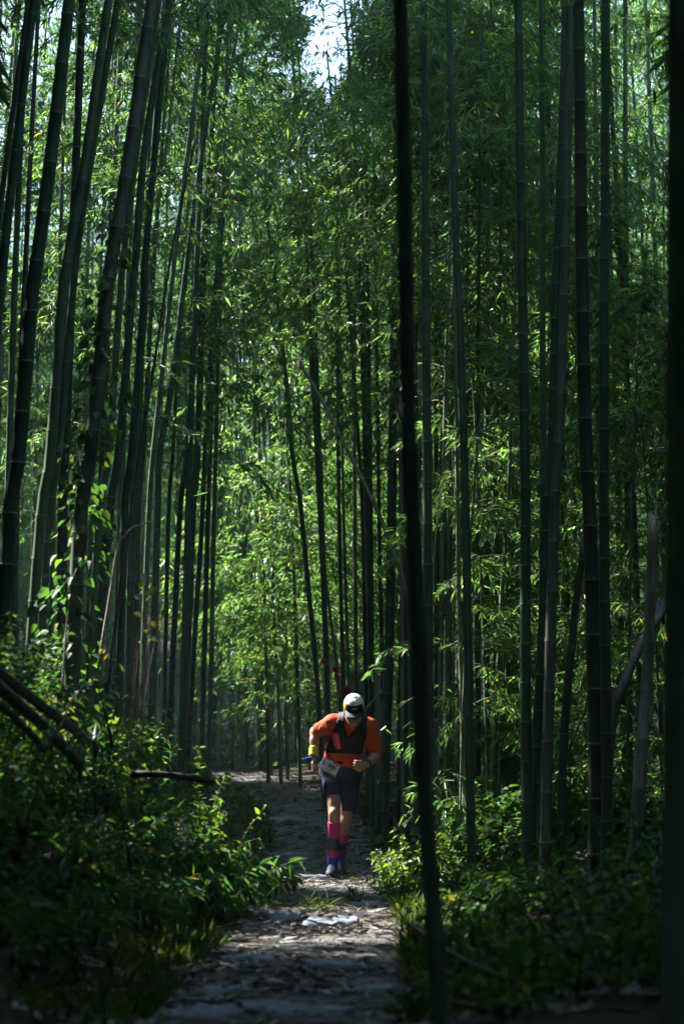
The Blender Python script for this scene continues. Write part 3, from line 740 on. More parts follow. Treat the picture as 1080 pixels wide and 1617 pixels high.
# young leafy bamboos low among the culms on the right
for u, Y, zt, ln, lab in ((722, 20.9, 4.6, .3, 'young bamboo with bright narrow leaves beside the slightly bent culm'),
                     (770, 21.5, 5.2, -.2, 'young leafy bamboo filling the gap before the lone straight culm'),
                     (845, 22.5, 5.5, .2, 'young leafy bamboo behind the crossing pair'),
                     (985, 19.5, 4.8, .2, 'young leafy bamboo beside the broken trunk'),
                     (1010, 22.0, 6.0, -.2, 'taller leafy bamboo behind the broken trunk'),
                     (900, 24.0, 6.0, .2, 'leafy bamboo behind the leaning stub'),
                     (1045, 20.5, 5.0, -.3, 'leafy bamboo next to the black edge culm'),
                     (740, 23.0, 5.4, -.3, 'shaded young bamboo behind the slightly bent culm')):
    x = (u - CX) / FPX * Y
    stand(u, Y, lab, None, gz(x, Y) + .35, zt, m='culm_pale', dia=.022, H=zt + .4, bdens=7.5, blen=.72, lean=ln, leaf=1.05, sides=6, faces=(-.2, .9) if u < 760 else None)

# ------------------------------------------------------------------ grove all round, one mass: what closes the forest in and shades the path
def spray_collection(leaf):
    """six leafy sprays, the pieces that the mass of the grove is made of"""
    c = bpy.data.collections.new('leafy_sprays')
    for i in range(6):
        P, D, Nn, L, A, B, RA = LIB[i]
        l = L * leaf
        LV = leaf_geo(P, D, Nn, l, l * rng.uniform(.15, .22, len(l)))
        me = leaves_mesh('leafy_spray', LV, M['bamboo_leaf'])
        c.objects.link(bpy.data.objects.new('leafy_spray', me))
    return c
def grove_nodes(name, coll):
    ng = bpy.data.node_groups.new(name, 'GeometryNodeTree')
    ng.interface.new_socket('Geometry', in_out='INPUT', socket_type='NodeSocketGeometry')
    ng.interface.new_socket('Geometry', in_out='OUTPUT', socket_type='NodeSocketGeometry')
    N, L = ng.nodes.new, ng.links.new
    gi, go = N('NodeGroupInput'), N('NodeGroupOutput')
    ci = N('GeometryNodeCollectionInfo'); ci.inputs['Collection'].default_value = coll
    ci.inputs['Separate Children'].default_value = True; ci.inputs['Reset Children'].default_value = True
    ip = N('GeometryNodeInstanceOnPoints'); ip.inputs['Pick Instance'].default_value = True
    def attr(n, t):
        a = N('GeometryNodeInputNamedAttribute'); a.data_type = t; a.inputs['Name'].default_value = n
        return a.outputs['Attribute']
    L(gi.outputs[0], ip.inputs['Points']); L(ci.outputs[0], ip.inputs['Instance'])
    L(attr('seat', 'BOOLEAN'), ip.inputs['Selection']); L(attr('pick', 'INT'), ip.inputs['Instance Index'])
    er = N('FunctionNodeEulerToRotation'); L(attr('turn', 'FLOAT_VECTOR'), er.inputs[0]); L(er.outputs[0], ip.inputs['Rotation'])
    L(attr('size', 'FLOAT'), ip.inputs['Scale'])
    jg = N('GeometryNodeJoinGeometry'); L(gi.outputs[0], jg.inputs[0]); L(ip.outputs[0], jg.inputs[0])
    L(jg.outputs[0], go.inputs[0])
    return ng
def grove(name, label, culms, seats, yaw, tilt, size, coll):
    """culms: (A, B, radius) sticks; seats: where sprays grow"""
    V, Q = sticks_geo(*culms[:2], np.array(culms[2]), np.array(culms[2]) * .85, 6)
    n0 = len(V); n1 = len(seats)
    me = make_mesh(name, np.concatenate([V, seats]), quads=Q, smooth=True, mats=[M['culm']])
    def put_attr(n, t, v, key='value'):
        a = me.attributes.new(n, t, 'POINT'); a.data.foreach_set(key, v)
    z = lambda v, dt: np.concatenate([np.zeros(n0, dt), v.astype(dt)])
    put_attr('seat', 'BOOLEAN', z(np.ones(n1), bool)); put_attr('pick', 'INT', z(rng.integers(0, 6, n1), np.int32))
    put_attr('size', 'FLOAT', z(size, np.float32))
    tv = np.zeros((n0 + n1, 3), np.float32); tv[n0:, 1] = tilt; tv[n0:, 2] = yaw
    put_attr('turn', 'FLOAT_VECTOR', tv.ravel(), 'vector')
    o = put(name, me); md = o.modifiers.new('leafy sprays', 'NODES'); md.node_group = grove_nodes(name, coll)
    return tag(o, label, None, None, 'stuff')
def clear_of_beams(S, Dv, ln, extra):
    k = np.ones(len(S), bool)
    for f in (.25, .5, .75, 1.0):
        C = S + Dv * (ln * f)[:, None]
        for p, r, near, share in BEAMS:
            v = C - p; t = v @ SUN
            d = np.linalg.norm(v - t[:, None] * SUN, axis=1)
            k &= ~((t > near) & (d < r + (extra if r > .105 else .16)))
    return k
def surround():
    r3 = np.random.default_rng(5)
    pts = []
    for _ in range(2900):
        x, y = r3.uniform(-26, 18), r3.uniform(-20, 78)
        half = 660 / FPX * max(y, 0) + 1.3
        if y > 0 and abs(x) < half: continue
        if abs(x - path_x(y)) < 1.1: continue
        if any((x - a) ** 2 + (y - b) ** 2 < 1.15 ** 2 for a, b in pts): continue
        pts.append((x, y))
    S, yaw, size, A, B, RA = [], [], [], [], [], []
    for x, y in pts:
        H = r3.uniform(9.5, 13) * (1.0 + .45 * sstep((-x - 3.5) / 4) * (y > 20)); z = gz(x, y); dx, dy = r3.uniform(-1.2, 1.2, 2)      # raised on the sunward side to shade the crowns in view
        ex = x - float(path_x(y))
        if abs(ex) < 5.5: dx = -np.sign(ex) * r3.uniform(.6, 1.0) * max(0, abs(ex) - .4)          # crowns arch over the path
        edge = max(abs(x - path_x(y)) - 7, -y - 5, 0)
        lo = .40 if edge <= 0 else .10
        n = int((95 if y < 3 else 220 if y < 12 else 190 if y < 33 else 150 if x < 0 else 60) * (1 + .5 * (.40 - lo) / .6))
        for k in r3.uniform(lo * H, H, n):
            t = k / H
            S.append((x + dx * t * t, y + dy * t * t, z + k)); yaw.append(r3.uniform(0, 6.28)); size.append(r3.uniform(.9, 1.4) * (1.2 - .4 * t))
        prev = np.array([x, y, z - .05])
        for t in (.25, .5, .75, 1.0):
            q = np.array([x + dx * t * t, y + dy * t * t, z + H * t]); A.append(prev); B.append(q); RA.append(.04 * (1.05 - t * .8)); prev = q
    S = np.array(S); yaw = np.array(yaw); size = np.array(size)
    mid = S + np.stack([np.cos(yaw), np.sin(yaw), yaw * 0 + .25], 1) * (size * .65)[:, None]
    k = clear_of_beams(S, np.stack([np.cos(yaw), np.sin(yaw), yaw * 0 + .25], 1), size * 1.15, .26) & keep_sky(mid) & keep_sky(S)
    u, v = to_px(mid)                                     # the mass keeps to the sides: the frame is filled by bamboo built one by one
    k &= ~((mid[:, 1] > 1.5) & (np.abs(u - CX) < 560 + FPX * .5 / np.maximum(mid[:, 1], 1)) & (mid[:, 2] < CAMZ + .36 * mid[:, 1]))
    grove('bamboo_grove', 'the bamboo grove that closes in all around the path', (A, B, RA), S[k], yaw[k], r3.uniform(-.3, .5, k.sum()), size[k], spray_collection(1.65))
surround()
def far_grove():
    r3 = np.random.default_rng(9)
    S, yaw, size, A, B, RA = [], [], [], [], [], []
    for _ in range(300):
        y = r3.uniform(63, 110); x = r3.uniform(-.2 * y, .2 * y); H = r3.uniform(9, 13); z = gz(x, y); dx, dy = r3.uniform(-1.2, 1.2, 2)
        for k in r3.uniform(1.5, H, 16):
            t = k / H
            S.append((x + dx * t * t, y + dy * t * t, z + k)); yaw.append(r3.uniform(0, 6.28)); size.append(r3.uniform(1.2, 1.9) * (1.3 - .5 * t))
        prev = np.array([x, y, z - .05])
        for t in (.5, 1.0):
            q = np.array([x + dx * t * t, y + dy * t * t, z + H * t]); A.append(prev); B.append(q); RA.append(.04 * (1.05 - t * .8)); prev = q
    S = np.array(S); yaw = np.array(yaw); size = np.array(size)
    k = keep_sky(S + np.stack([np.cos(yaw), np.sin(yaw), 0 * yaw], 1) * .7)
    grove('far_bamboo_grove', 'bamboo-covered slope far beyond the bend of the path', (A, B, RA), S[k], yaw[k], r3.uniform(-.3, .5, k.sum()), size[k], spray_collection(1.7))
far_grove()

# ------------------------------------------------------------------ undergrowth
def leafy_plant(name, label, cat, group, x, y, h, spread, stems=5, leafL=.07, aspect=.5, material='broad_leaf', step=.035, droop=.3, bend=.5, up=1.0, stem_mat='stem_green', stem_r=.004, jitter=.5, start=.15, z=None, lean=(0, 0)):
    """stems that rise from one foot, leaves alternate along them"""
    zb = gz(x, y) - .02 if z is None else z
    root = empty(name, (x, y, zb), label, cat, group)
    P, D, Nn, L, A, B, RA = [], [], [], [], [], [], []
    for s in range(stems):
        a = rng.uniform(0, 2 * math.pi); hh = h * rng.uniform(.6, 1.0)
        out = np.array([math.cos(a), math.sin(a), 0]) * spread * rng.uniform(.3, 1.0) + np.array([lean[0], lean[1], 0])
        n = 8; pts = []
        for k in range(n + 1):
            t = k / n
            pts.append(out * (t ** 1.3) + np.array([0, 0, hh * (t - bend * .45 * t ** 2.2) * up]) + rng.normal(0, .008 * h, 3) * (k > 0))
        pts = np.array(pts)
        for k in range(n):
            A.append(pts[k]); B.append(pts[k + 1]); RA.append(stem_r * (1 - .7 * k / n))
        ln = np.linalg.norm(np.diff(pts, axis=0), axis=1).sum()
        m = max(3, int(ln / step)); ph = rng.uniform(0, 6.28)
        for q in range(m):
            t = start + (1 - start) * (q + rng.uniform(0, .6)) / m
            t = min(t, 1); f = t * n; i = min(int(f), n - 1)
            p = pts[i] + (pts[i + 1] - pts[i]) * (f - i)
            ax = norm(pts[i + 1] - pts[i])
            ph += 2.4
            side = np.array([math.cos(ph), math.sin(ph), 0]); side = side - ax * (side @ ax)
            d = norm(norm(side) * 1.0 + ax * rng.uniform(.1, .9) + np.array([0, 0, -rng.uniform(0, droop * 2)]) + rng.normal(0, jitter * .3, 3))
            P.append(p); D.append(d); Nn.append(norm(np.array([0, 0, 1.]) + rng.normal(0, jitter, 3))); L.append(leafL * rng.uniform(.55, 1.15))
    P, D, Nn, L = map(np.array, (P, D, Nn, L))
    W = L * aspect * rng.uniform(.8, 1.2, len(L))
    tag(put('foliage', ovate_mesh('foliage', ovate_geo(P, D, Nn, L, W, droop=droop), M[material]), root), kind='stuff')
    tag(put('stem', sticks_mesh('stem', A, B, np.array(RA), np.array(RA) * .8, M[stem_mat]), root), kind='stuff')
    return root

def X(u, Y): return (u - CX) / FPX * Y
# plants one can pick out
leafy_plant('shrub', 'tall twiggy shrub with yellow-green leaves standing highest on the bank', 'shrub', None, X(205, 16), 16, 1.35, .38, 7, .06, .62, 'herb_leaf', .05, jitter=.9, stem_mat='twig', start=.35)
yroot = empty('yellow_leaved_shrub', (X(212, 15.9), 15.9, gz(X(212, 15.9), 15.9)), 'thin bare-twigged shrub holding single yellow leaves and some coloured as white-lit', 'shrub', None)
def yellow_shrub():
    tw, lv = [], []
    b = np.array(yroot.location)
    spots = [(228, 935, 0), (213, 940, 1), (211, 968, 0), (222, 905, 1), (228, 917, 0), (246, 980, 0), (226, 996, 2), (248, 925, 2), (206, 950, 2), (262, 962, 2), (237, 1008, 2), (165, 1025, 0), (172, 1032, 0), (240, 945, 2), (270, 940, 2)]
    for k, (u, v, c) in enumerate(spots):
        Yk = 15.9 + rng.uniform(-.25, .25); tip = at(u, v, Yk) - b
        root_ = np.array([rng.uniform(-.05, .05), rng.uniform(-.05, .05), .25])
        ms = [root_ * [1, 1, 0], root_ + (tip - root_) * [.25, .3, .5], root_ + (tip - root_) * [.65, .7, .85], tip + [0, 0, .02]]
        ms = spline(ms, 8)
        for a, c2 in zip(ms[:-1], ms[1:]): tw.append((a, c2))
        d = norm(np.array([rng.uniform(-1, 1), rng.uniform(-.6, .2), rng.uniform(-.9, -.1)]))
        L = np.array([rng.uniform(.05, .075)])
        V = ovate_geo(tip[None] * 0, d[None], norm(np.array([[.2, -1, .5]]) + rng.normal(0, .3, (1, 3))), L, L * .62)
        o = put('leaf', ovate_mesh('leaf', V, M[('yellow_leaf', 'downy_lit_leaf', 'herb_leaf')[c]]), yroot, tip)
        if c == 1: o['label'] = 'leaf coloured as white-lit'  # white light on these leaves is put into their colour
    A = np.array([t[0] for t in tw]); B = np.array([t[1] for t in tw])
    tag(put('stem', sticks_mesh('stem', A, B, np.full(len(A), .0022), np.full(len(A), .002), M['twig']), yroot), kind='stuff')
yellow_shrub()
leafy_plant('sapling', 'slender upright sapling with fresh green leaf tiers near the path', 'sapling', None, X(322, 17), 17, 1.35, .22, 4, .055, .5, 'herb_leaf', .045, jitter=.6, start=.45, droop=.15)
leafy_plant('shrub', 'low green shrub with leaves reaching out beside the far path edge', 'shrub', None, X(352, 17.2), 17.2, 1.0, .35, 6, .06, .55, 'herb_leaf', .045, jitter=.7, start=.3)
leafy_plant('downy_plant', 'small plant with whitish downy leaves at the foot of the close pair of bamboos', 'plant', None, X(30, 14.6), 14.6, .95, .16, 6, .05, .42, 'downy_lit_leaf', .035, start=.7)
leafy_plant('downy_plant', 'whitish woolly-leaved plant among the bright herbs right of the path', 'plant', None, X(604, 20.8), 20.8, .42, .22, 9, .05, .4, 'downy_lit_leaf', .04, start=.5)
leafy_plant('downy_plant', 'pale bluish plant in the middle of the bank thicket', 'plant', None, X(275, 15.6), 15.6, .75, .2, 6, .06, .42, 'downy_lit_leaf', .04, start=.65)
leafy_plant('shrub', 'bush with hanging pale green leaves behind the fallen poles', 'shrub', None, X(32, 14.4), 14.4, 1.0, .3, 6, .085, .45, 'herb_leaf', .05, droop=.5, start=.4)
leafy_plant('shrub', 'bush with drooping fresh leaves between the close pair and the vine-clad bamboo', 'shrub', None, X(78, 15.3), 15.3, 1.1, .25, 6, .085, .42, 'herb_leaf', .05, droop=.55, start=.5)
# the climbing vine
def vine():
    ax = axis_from_px(NAMED[5][0], NAMED[5][2], None)
    base = ax[0]; root = empty('climbing_vine', tuple(base), 'leafy green vine climbing the thick dark bamboo', 'vine', None)
    P, D, L, A, B = [], [], [], [], []
    prev = None
    for k in range(260):
        t = k / 259; h = .6 + 3.3 * t
        i = np.interp(h, ax[:, 2] - base[2], np.arange(len(ax))); i0 = min(int(i), len(ax) - 2)
        c = ax[i0] + (ax[i0 + 1] - ax[i0]) * (i - i0) - base
        a = h * 7; p = c + .055 * np.array([math.cos(a), math.sin(a), 0])
        if prev is not None: A.append(prev); B.append(p)
        prev = p
        for _ in range(2 if h < 2.6 else 1):
            aa = rng.uniform(0, 6.28); o = np.array([math.cos(aa), math.sin(aa), rng.uniform(-.5, .4)])
            off = rng.uniform(.02, .20) * (1.3 - .7 * t)
            P.append(p + o * off); D.append(norm(o + [0, 0, -.7])); L.append(rng.uniform(.05, .10))
    P, D, L = map(np.array, (P, D, L))
    N_ = norm(np.array([0, -.3, 1.]) + rng.normal(0, .5, (len(P), 3)))
    tag(put('foliage', ovate_mesh('foliage', ovate_geo(P, D, N_, L, L * .7), M['broad_leaf']), root), kind='stuff')
    put('stem', sticks_mesh('stem', A, B, np.full(len(A), .006), np.full(len(A), .006), M['twig']), root)
vine()
# bright herbs right of the path
for u, Y, h, lab in ((615, 20.6, .38, 'sunlit light green herb nearest the runner\'s feet'), (640, 20.0, .42, 'sunlit light green herb in the middle of the bright clump'),
                  (662, 19.4, .40, 'sunlit herb just in front of the big dark bamboo'), (600, 19.6, .22, 'low bright herb spilling onto the path edge'),
                  (700, 20.0, .62, 'leafy herb lit behind the big dark bamboo'), (650, 21.4, .55, 'taller green herb at the back of the bright clump'), (628, 19.0, .3, 'small sunlit herb at the front of the bright clump')):
    leafy_plant('herb', lab, 'plant', None, X(u, Y), Y, h, .26, 14, .055, .55, 'herb_leaf', .03, jitter=.6, start=.2)
for u, Y, h, lab in ((735, 19.6, .85, 'broad-leaved shrub at the foot of the slightly bent bamboo'), (770, 20.2, 1.05, 'broad-leaved shrub left of the lone straight bamboo, dappled with light'),
                  (800, 20.8, .8, 'broad-leaved shrub touching the lone straight bamboo'), (900, 19.4, .95, 'shrub with heart-shaped leaves behind the leaning stub'),
                  (965, 17.6, .95, 'shrub with big round leaves in front of the broken trunk'), (875, 20.5, .9, 'broad-leaved shrub between the crossing pair and the stub'),
                  (1010, 18.4, 1.0, 'dim shrub behind the broken trunk'), (710, 17.6, .6, 'shaded shrub in front of the slightly bent bamboo'), (855, 17.6, .5, 'low shrub at the foot of the crossing pair')):
    leafy_plant('shrub', lab, 'shrub', None, X(u, Y), Y, h, .34, 11, .085, .75, 'broad_leaf', .04, jitter=.6, start=.2, droop=.35)

# the thicket on the left bank and the low growth on the right, plant by plant
def thicket():
    r4 = np.random.default_rng(21)
    n = 0; pts = []
    g1 = 'shrubs of the thicket on the bank'; l1 = 'leafy green shrub in the dense thicket on the bank beside the path'
    g2 = 'arching bamboo grass beside the path'; l2 = 'clump of bamboo grass with long arching blades on the bank'
    g3 = 'low shrubs among the culms'; l3 = 'low leafy shrub among the dark culms beside the path'
    tries = 0
    while n < 235 and tries < 16000:
        tries += 1
        Y = r4.uniform(9.0, 22); x = r4.uniform(-.155 * Y - .3, .155 * Y + .2); e = x - float(path_x(Y))
        if (-.98 if Y < 13.5 else -.80) < e < (.72 if Y < 14 else .8): continue
        if e > 0 and (Y > 19 and e < 1.1): continue
        if any((x - a) ** 2 + (Y - b) ** 2 < (.23 if e < 0 else .27) ** 2 for a, b in pts): continue
        pts.append((x, Y)); n += 1
        edge = abs(e)
        if e < 0:
            h = min(.42 + .85 * (edge - .7), 1.25) * r4.uniform(.8, 1.2)
            if Y < 13: h *= .85
            where = f"{'in the dark near corner' if Y < 12 else 'before the fallen poles' if Y < 14 and edge > .9 else 'in the middle of the thicket' if Y < 17 else 'at the back of the thicket'}, {'at the path edge' if edge < 1.1 else 'a step in' if edge < 1.5 else 'well in from the path' if edge < 2 else 'farthest up the bank'}"
            hs = 'low' if h < .6 else 'knee-high' if h < .85 else 'waist-high'
            l1 = f'{hs} leafy shrub {where}'; l2 = f'{hs} clump of bamboo grass {where}'
            if r4.random() < .5 or edge < .9:
                leafy_plant('bamboo_grass', l2, 'grass clump', g2, x, Y, h * 1.0, .38, 9, .135, .15, 'grass_leaf', .04, droop=.35, bend=.9, jitter=.5, start=.25)
            else:
                leafy_plant('shrub', l1, 'shrub', g1, x, Y, h, .34, 10, .058, .5, 'broad_leaf', .032, jitter=.7, start=.2)
        else:
            h = min(.25 + .3 * (edge - .6), .6) * r4.uniform(.7, 1.2)
            uu = CX + FPX * x / Y
            l3 = f"{'tiny' if h < .28 else 'low' if h < .42 else 'knee-high'} shrub {'in the near dark' if Y < 12 else 'in shade' if Y < 16 else 'farther in'}, {min(MARKS, key=lambda q: abs(q[0] - uu))[1].replace('behind', 'below')}"
            if r4.random() < .35: leafy_plant('bamboo_grass', 'clump of bamboo grass with long blades right of the path', 'grass clump', 'bamboo grass right of the path', x, Y, h, .34, 8, .14, .16, 'grass_leaf', .04, droop=.35, bend=.9, start=.2)
            else: leafy_plant('shrub', l3, 'shrub', g3, x, Y, h, .34, 9, .07, .55, 'broad_leaf', .04, jitter=.6, start=.15)
thicket()
def beyond():
    r7 = np.random.default_rng(41)
    for k in range(70):
        Y = r7.uniform(24, 46); x = float(path_x(Y)) + r7.choice([-1, 1]) * r7.uniform(.7, 2.8)
        u = CX + FPX * x / Y
        if not 300 < u < 760: continue
        if r7.random() < .3: leafy_plant('downy_plant', 'greyish low plant by the bend of the path', 'plant', 'greyish plants by the bend of the path', x, Y, r7.uniform(.3, .7), .3, 7, .08, .45, 'downy_lit_leaf', .06, start=.2)
        else: leafy_plant('shrub', 'low dim shrub on the ground behind the runner', 'shrub', 'low shrubs behind the runner', x, Y, r7.uniform(.25, .75), .34, 7, .09, .5, 'broad_leaf', .055, start=.2)
beyond()
# blades with light on them where the thicket meets the path
for u, Y, h, ln, lab in ((372, 16.4, .62, .12, 'clump of long drooping sunlit blades leaning over the path'), (392, 17.6, .5, .10, 'clump of blades arching farthest over the path'),
                     (340, 15.6, .6, .1, 'clump of lit blades below the fallen log'), (350, 16.2, .8, .15, 'bushy clump of lit blades by the end of the fallen log'), (405, 18.8, .42, .06, 'small clump of blades in front of the bend')):
    leafy_plant('bamboo_grass', lab, 'grass clump', None, X(u, Y), Y, h, .34, 13, .14, .16, 'grass_leaf', .04, droop=.45, bend=.9, start=.3, lean=(ln, 0))
for u, Y, lab in ((420, 17.4, 'small tuft of grass on the path edge below the runner'), (500, 17.0, 'flat tuft of grass in the middle of the path'), (395, 18.8, 'tuft with two broad blades at the lit edge of the path'), (560, 18.2, 'thin tuft of grass right of the lit ground')):
    leafy_plant('grass_tuft', lab, 'grass tuft', None, X(u, Y), Y, .17, .17, 22, .12, .07, 'grass_blade', .09, bend=.8, droop=.2, start=.0, stem_r=.0012)

def grass():
    r5 = np.random.default_rng(31); P = []
    n = 16000
    Y = r5.uniform(9.4, 30, n); e = np.where(r5.random(n) < .5, -1, 1) * (.50 + np.abs(r5.normal(0, .30, n)))
    x = path_x(Y) + e
    k = (fbm2(x, Y, 1.6, 2, 9.0) > .42) & (r5.random(n) < .85); x, Y = x[k], Y[k]
    P = np.stack([x, Y, ground(x, Y) - .005], 1); n = len(P)
    D = norm(np.stack([r5.normal(0, .55, n), r5.normal(0, .55, n), np.ones(n)], 1)); L = r5.uniform(.04, .15, n)
    V = leaf_geo(P, D, norm(r5.normal(0, 1, (n, 3)) + [0, 0, .2]), L, L * .07 + .002, droop=.35)
    tag(put('grass', leaves_mesh('grass', V, M['grass_blade'])), 'short grass along the edges of the path', None, None, 'stuff')
grass()
def ground_cover():
    r8 = np.random.default_rng(52); n = 26000
    Y = r8.uniform(21, 62, n); x = r8.uniform(-.17, .17, n) * Y; e = np.abs(x - path_x(Y))
    k = (e > .55) & (r8.random(n) < .15 + .85 * (fbm2(x, Y, .9, 3, 4.) > .48)); x, Y = x[k], Y[k]; n = len(x)
    h = r8.uniform(.02, .34, n) * np.clip(fbm2(x, Y, .5, 2, 8.) * 1.8, .3, 1.4)
    P = np.stack([x, Y, ground(x, Y) + h], 1); a = r8.uniform(0, 6.28, n)
    D = norm(np.stack([np.cos(a), np.sin(a), r8.normal(0, .4, n)], 1)); L = r8.uniform(.07, .16, n)
    V = ovate_geo(P, D, norm(np.array([0, 0, 1.]) + r8.normal(0, .5, (n, 3))), L, L * .45)
    tag(put('ground_cover', ovate_mesh('ground_cover', V, M['broad_leaf'])), 'low leafy ground cover between the culms', None, None, 'stuff')
ground_cover()
def litter():
    r6 = np.random.default_rng(33); n = 30000
    Y = 9.3 + 26 * r6.random(n) ** 1.3; x = path_x(Y) + r6.normal(0, .8, n)
    k = r6.random(n) < .25 + .75 * (fbm2(x, Y, 2.2, 3, 12.) > .47); x, Y = x[k], Y[k]; n = len(x)
    P = np.stack([x, Y, ground(x, Y) + r6.uniform(.002, .014, n)], 1)
    a = r6.uniform(0, 6.28, n)
    D = norm(np.stack([np.cos(a), np.sin(a), r6.normal(0, .12, n)], 1)); L = r6.uniform(.05, .13, n)
    V = leaf_geo(P, D, norm(np.array([0, 0, 1.]) + r6.normal(0, .3, (n, 3))), L, L * r6.uniform(.12, .3, n), droop=-.06, fold=.25)
    tag(put('leaf_litter', leaves_mesh('leaf_litter', V, M['dry_leaf'])), 'dry bamboo leaves strewn over the path', None, None, 'stuff')
    n = 420; Y = r6.uniform(9.5, 30, n); x = path_x(Y) + r6.normal(0, .9, n); a = r6.uniform(0, 6.28, n); l = r6.uniform(.06, .3, n)
    A = np.stack([x, Y, ground(x, Y) + .012], 1); x2, y2 = x + np.cos(a) * l, Y + np.sin(a) * l
    B = np.stack([x2, y2, ground(x2, y2) + r6.uniform(.005, .04, n)], 1)
    tag(put('fallen_twigs', sticks_mesh('fallen_twigs', A, B, np.full(n, .004), np.full(n, .003), M['twig_pale'], 4)), 'small dry twigs lying on the path', None, None, 'stuff')
litter()

# ------------------------------------------------------------------ stones in the path
def stone(u, v, Y, w, d, h, label, seed, sink=.45, group=None):
    r = np.random.default_rng(seed)
    x = X(u, Y); bm = bmesh.new(); bmesh.ops.create_icosphere(bm, subdivisions=4, radius=1)
    off = r.uniform(0, 40, 3)
    for ve in bm.verts:
        c = np.array(ve.co)
        nn = vnoise((c * 1.3 + off)[None])[0] - .5; n2 = vnoise((c * 4 + off)[None])[0] - .5
        c = c * (1 + .5 * nn + .10 * n2)
        c[2] = np.sign(c[2]) * min(abs(c[2]), .45 + .2 * n2) / .45
        ve.co = c * [w / 2, d / 2, h]
    me = bpy.data.meshes.new('stone'); bm.to_mesh(me); bm.free()
    for p in me.polygons: p.use_smooth = True
    me.materials.append(M['stone'])
    gx, gy = np.meshgrid(np.linspace(x - w * .4, x + w * .4, 5), np.linspace(Y - d * .4, Y + d * .4, 5)); g = ground(gx, gy)
    o = put('stone', me, None, (x, Y, .6 * g.max() + .4 * g.mean() - h * .72)); o.rotation_euler = (r.uniform(-.03, .03), r.uniform(-.03, .03), r.uniform(-.4, .4))
    tag(o, label, 'stone', group)
for i, a in enumerate((
    (520, 1527, 12.35, .36, .5, .10, 'large flat bluish stone set in the middle of the path'),
    (400, 1515, 12.9, .26, .35, .08, 'flat stone at the shaded verge of the path, beside the thicket'),
    (445, 1452, 16.3, .30, .5, .09, 'flat pale stone touched by light at the path edge'),
    (520, 1455, 15.9, .32, .55, .09, 'broad flat stone behind the small grass tuft'),
    (470, 1388, 21.7, .62, .5, .08, 'long flat sunlit stone slab just before the runner\'s feet'),
    (575, 1432, 17.9, .26, .4, .06, 'low pale stone right of the sunlit ground'),
    (440, 1592, 10.4, .30, .4, .09, 'dark stone nearest the camera in the path'),
    (330, 1608, 10.2, .34, .4, .10, 'dark stone in the near corner under the thicket'),
    (515, 1600, 10.4, .24, .3, .07, 'small dark stone beside the nearest one'),
    (590, 1555, 11.4, .22, .3, .06, 'small stone half buried right of the big flat one'),
    (360, 1560, 11.3, .24, .3, .07, 'small stone half buried left of the big flat one'),
    (450, 1300, 27.5, .45, .6, .10, 'flat stone in the path beyond the runner\'s legs'),
    (455, 1340, 24.4, .36, .5, .08, 'flat shaded stone beside the runner\'s calf'))):
    stone(*a, 100 + i)

# grey wall glimpsed between the culms
def wall():
    Y = 32.0; x0, x1 = X(537, Y), X(602, Y); z1 = at(560, 1056, Y)[2]; z0 = min(gz(x0, Y), gz(x1, Y)) - .1
    root = empty('concrete_block', ((x0 + x1) / 2, Y, z0), 'grey concrete block with a pale cap glimpsed between culms behind the runner\'s head', 'concrete block')
    def box(name, sx, sy, zb, zt, m):
        bm = bmesh.new(); bmesh.ops.create_cube(bm, size=1)
        for v in bm.verts: v.co = (v.co.x * sx, v.co.y * sy, zb + (v.co.z + .5) * (zt - zb))
        bmesh.ops.bevel(bm, geom=bm.edges[:], offset=.012, segments=2, affect='EDGES')
        me = bpy.data.meshes.new(name); bm.to_mesh(me); bm.free(); me.materials.append(m); put(name, me, root)
    box('body', x1 - x0, .5, 0, z1 - z0 - .06, M['concrete']); box('cap', x1 - x0 + .08, .58, z1 - z0 - .058, z1 - z0, M['concrete_cap'])
wall()
# course markers
def ribbon(u, v, Y, w, h, label):
    c = at(u, v, Y); n = 9; V = []; Q = []
    for i in range(n):
        t = i / (n - 1)
        for s in (-1, 1):
            V.append((s * w / 2 * (1 - .3 * t) + .015 * math.sin(5 * t + u), .02 * math.sin(7 * t + s + v), -h * t))
    for i in range(n - 1): Q.append((2 * i, 2 * i + 1, 2 * i + 3, 2 * i + 2))
    root = empty('marker_ribbon', tuple(c), label, 'ribbon', None)
    me = make_mesh('tail', V, quads=Q, smooth=True, mats=[M['ribbon']]); o = put('tail', me, root)
    o.modifiers.new('cloth', 'SOLIDIFY').thickness = .002
    a = np.linspace(0, 2 * math.pi, 25); R = .038
    C = np.stack([R * np.cos(a), .03 + R * np.sin(a), np.zeros(25) - .01], 1)
    Vv, Qq, _ = tube(C, np.full(25, .007), 6, False); put('loop', make_mesh('loop', Vv, quads=Qq, smooth=True, mats=[M['ribbon']]), root)
ribbon(513, 1041, 26.9, .05, .09, 'red ribbon tied highest on the dark culm above the runner\'s shoulder')
ribbon(531, 1053, 27.6, .05, .11, 'red ribbon on the thin culm midway to the runner\'s cap')
ribbon(549, 1084, 28.6, .06, .16, 'red ribbon hanging right behind the runner\'s cap')

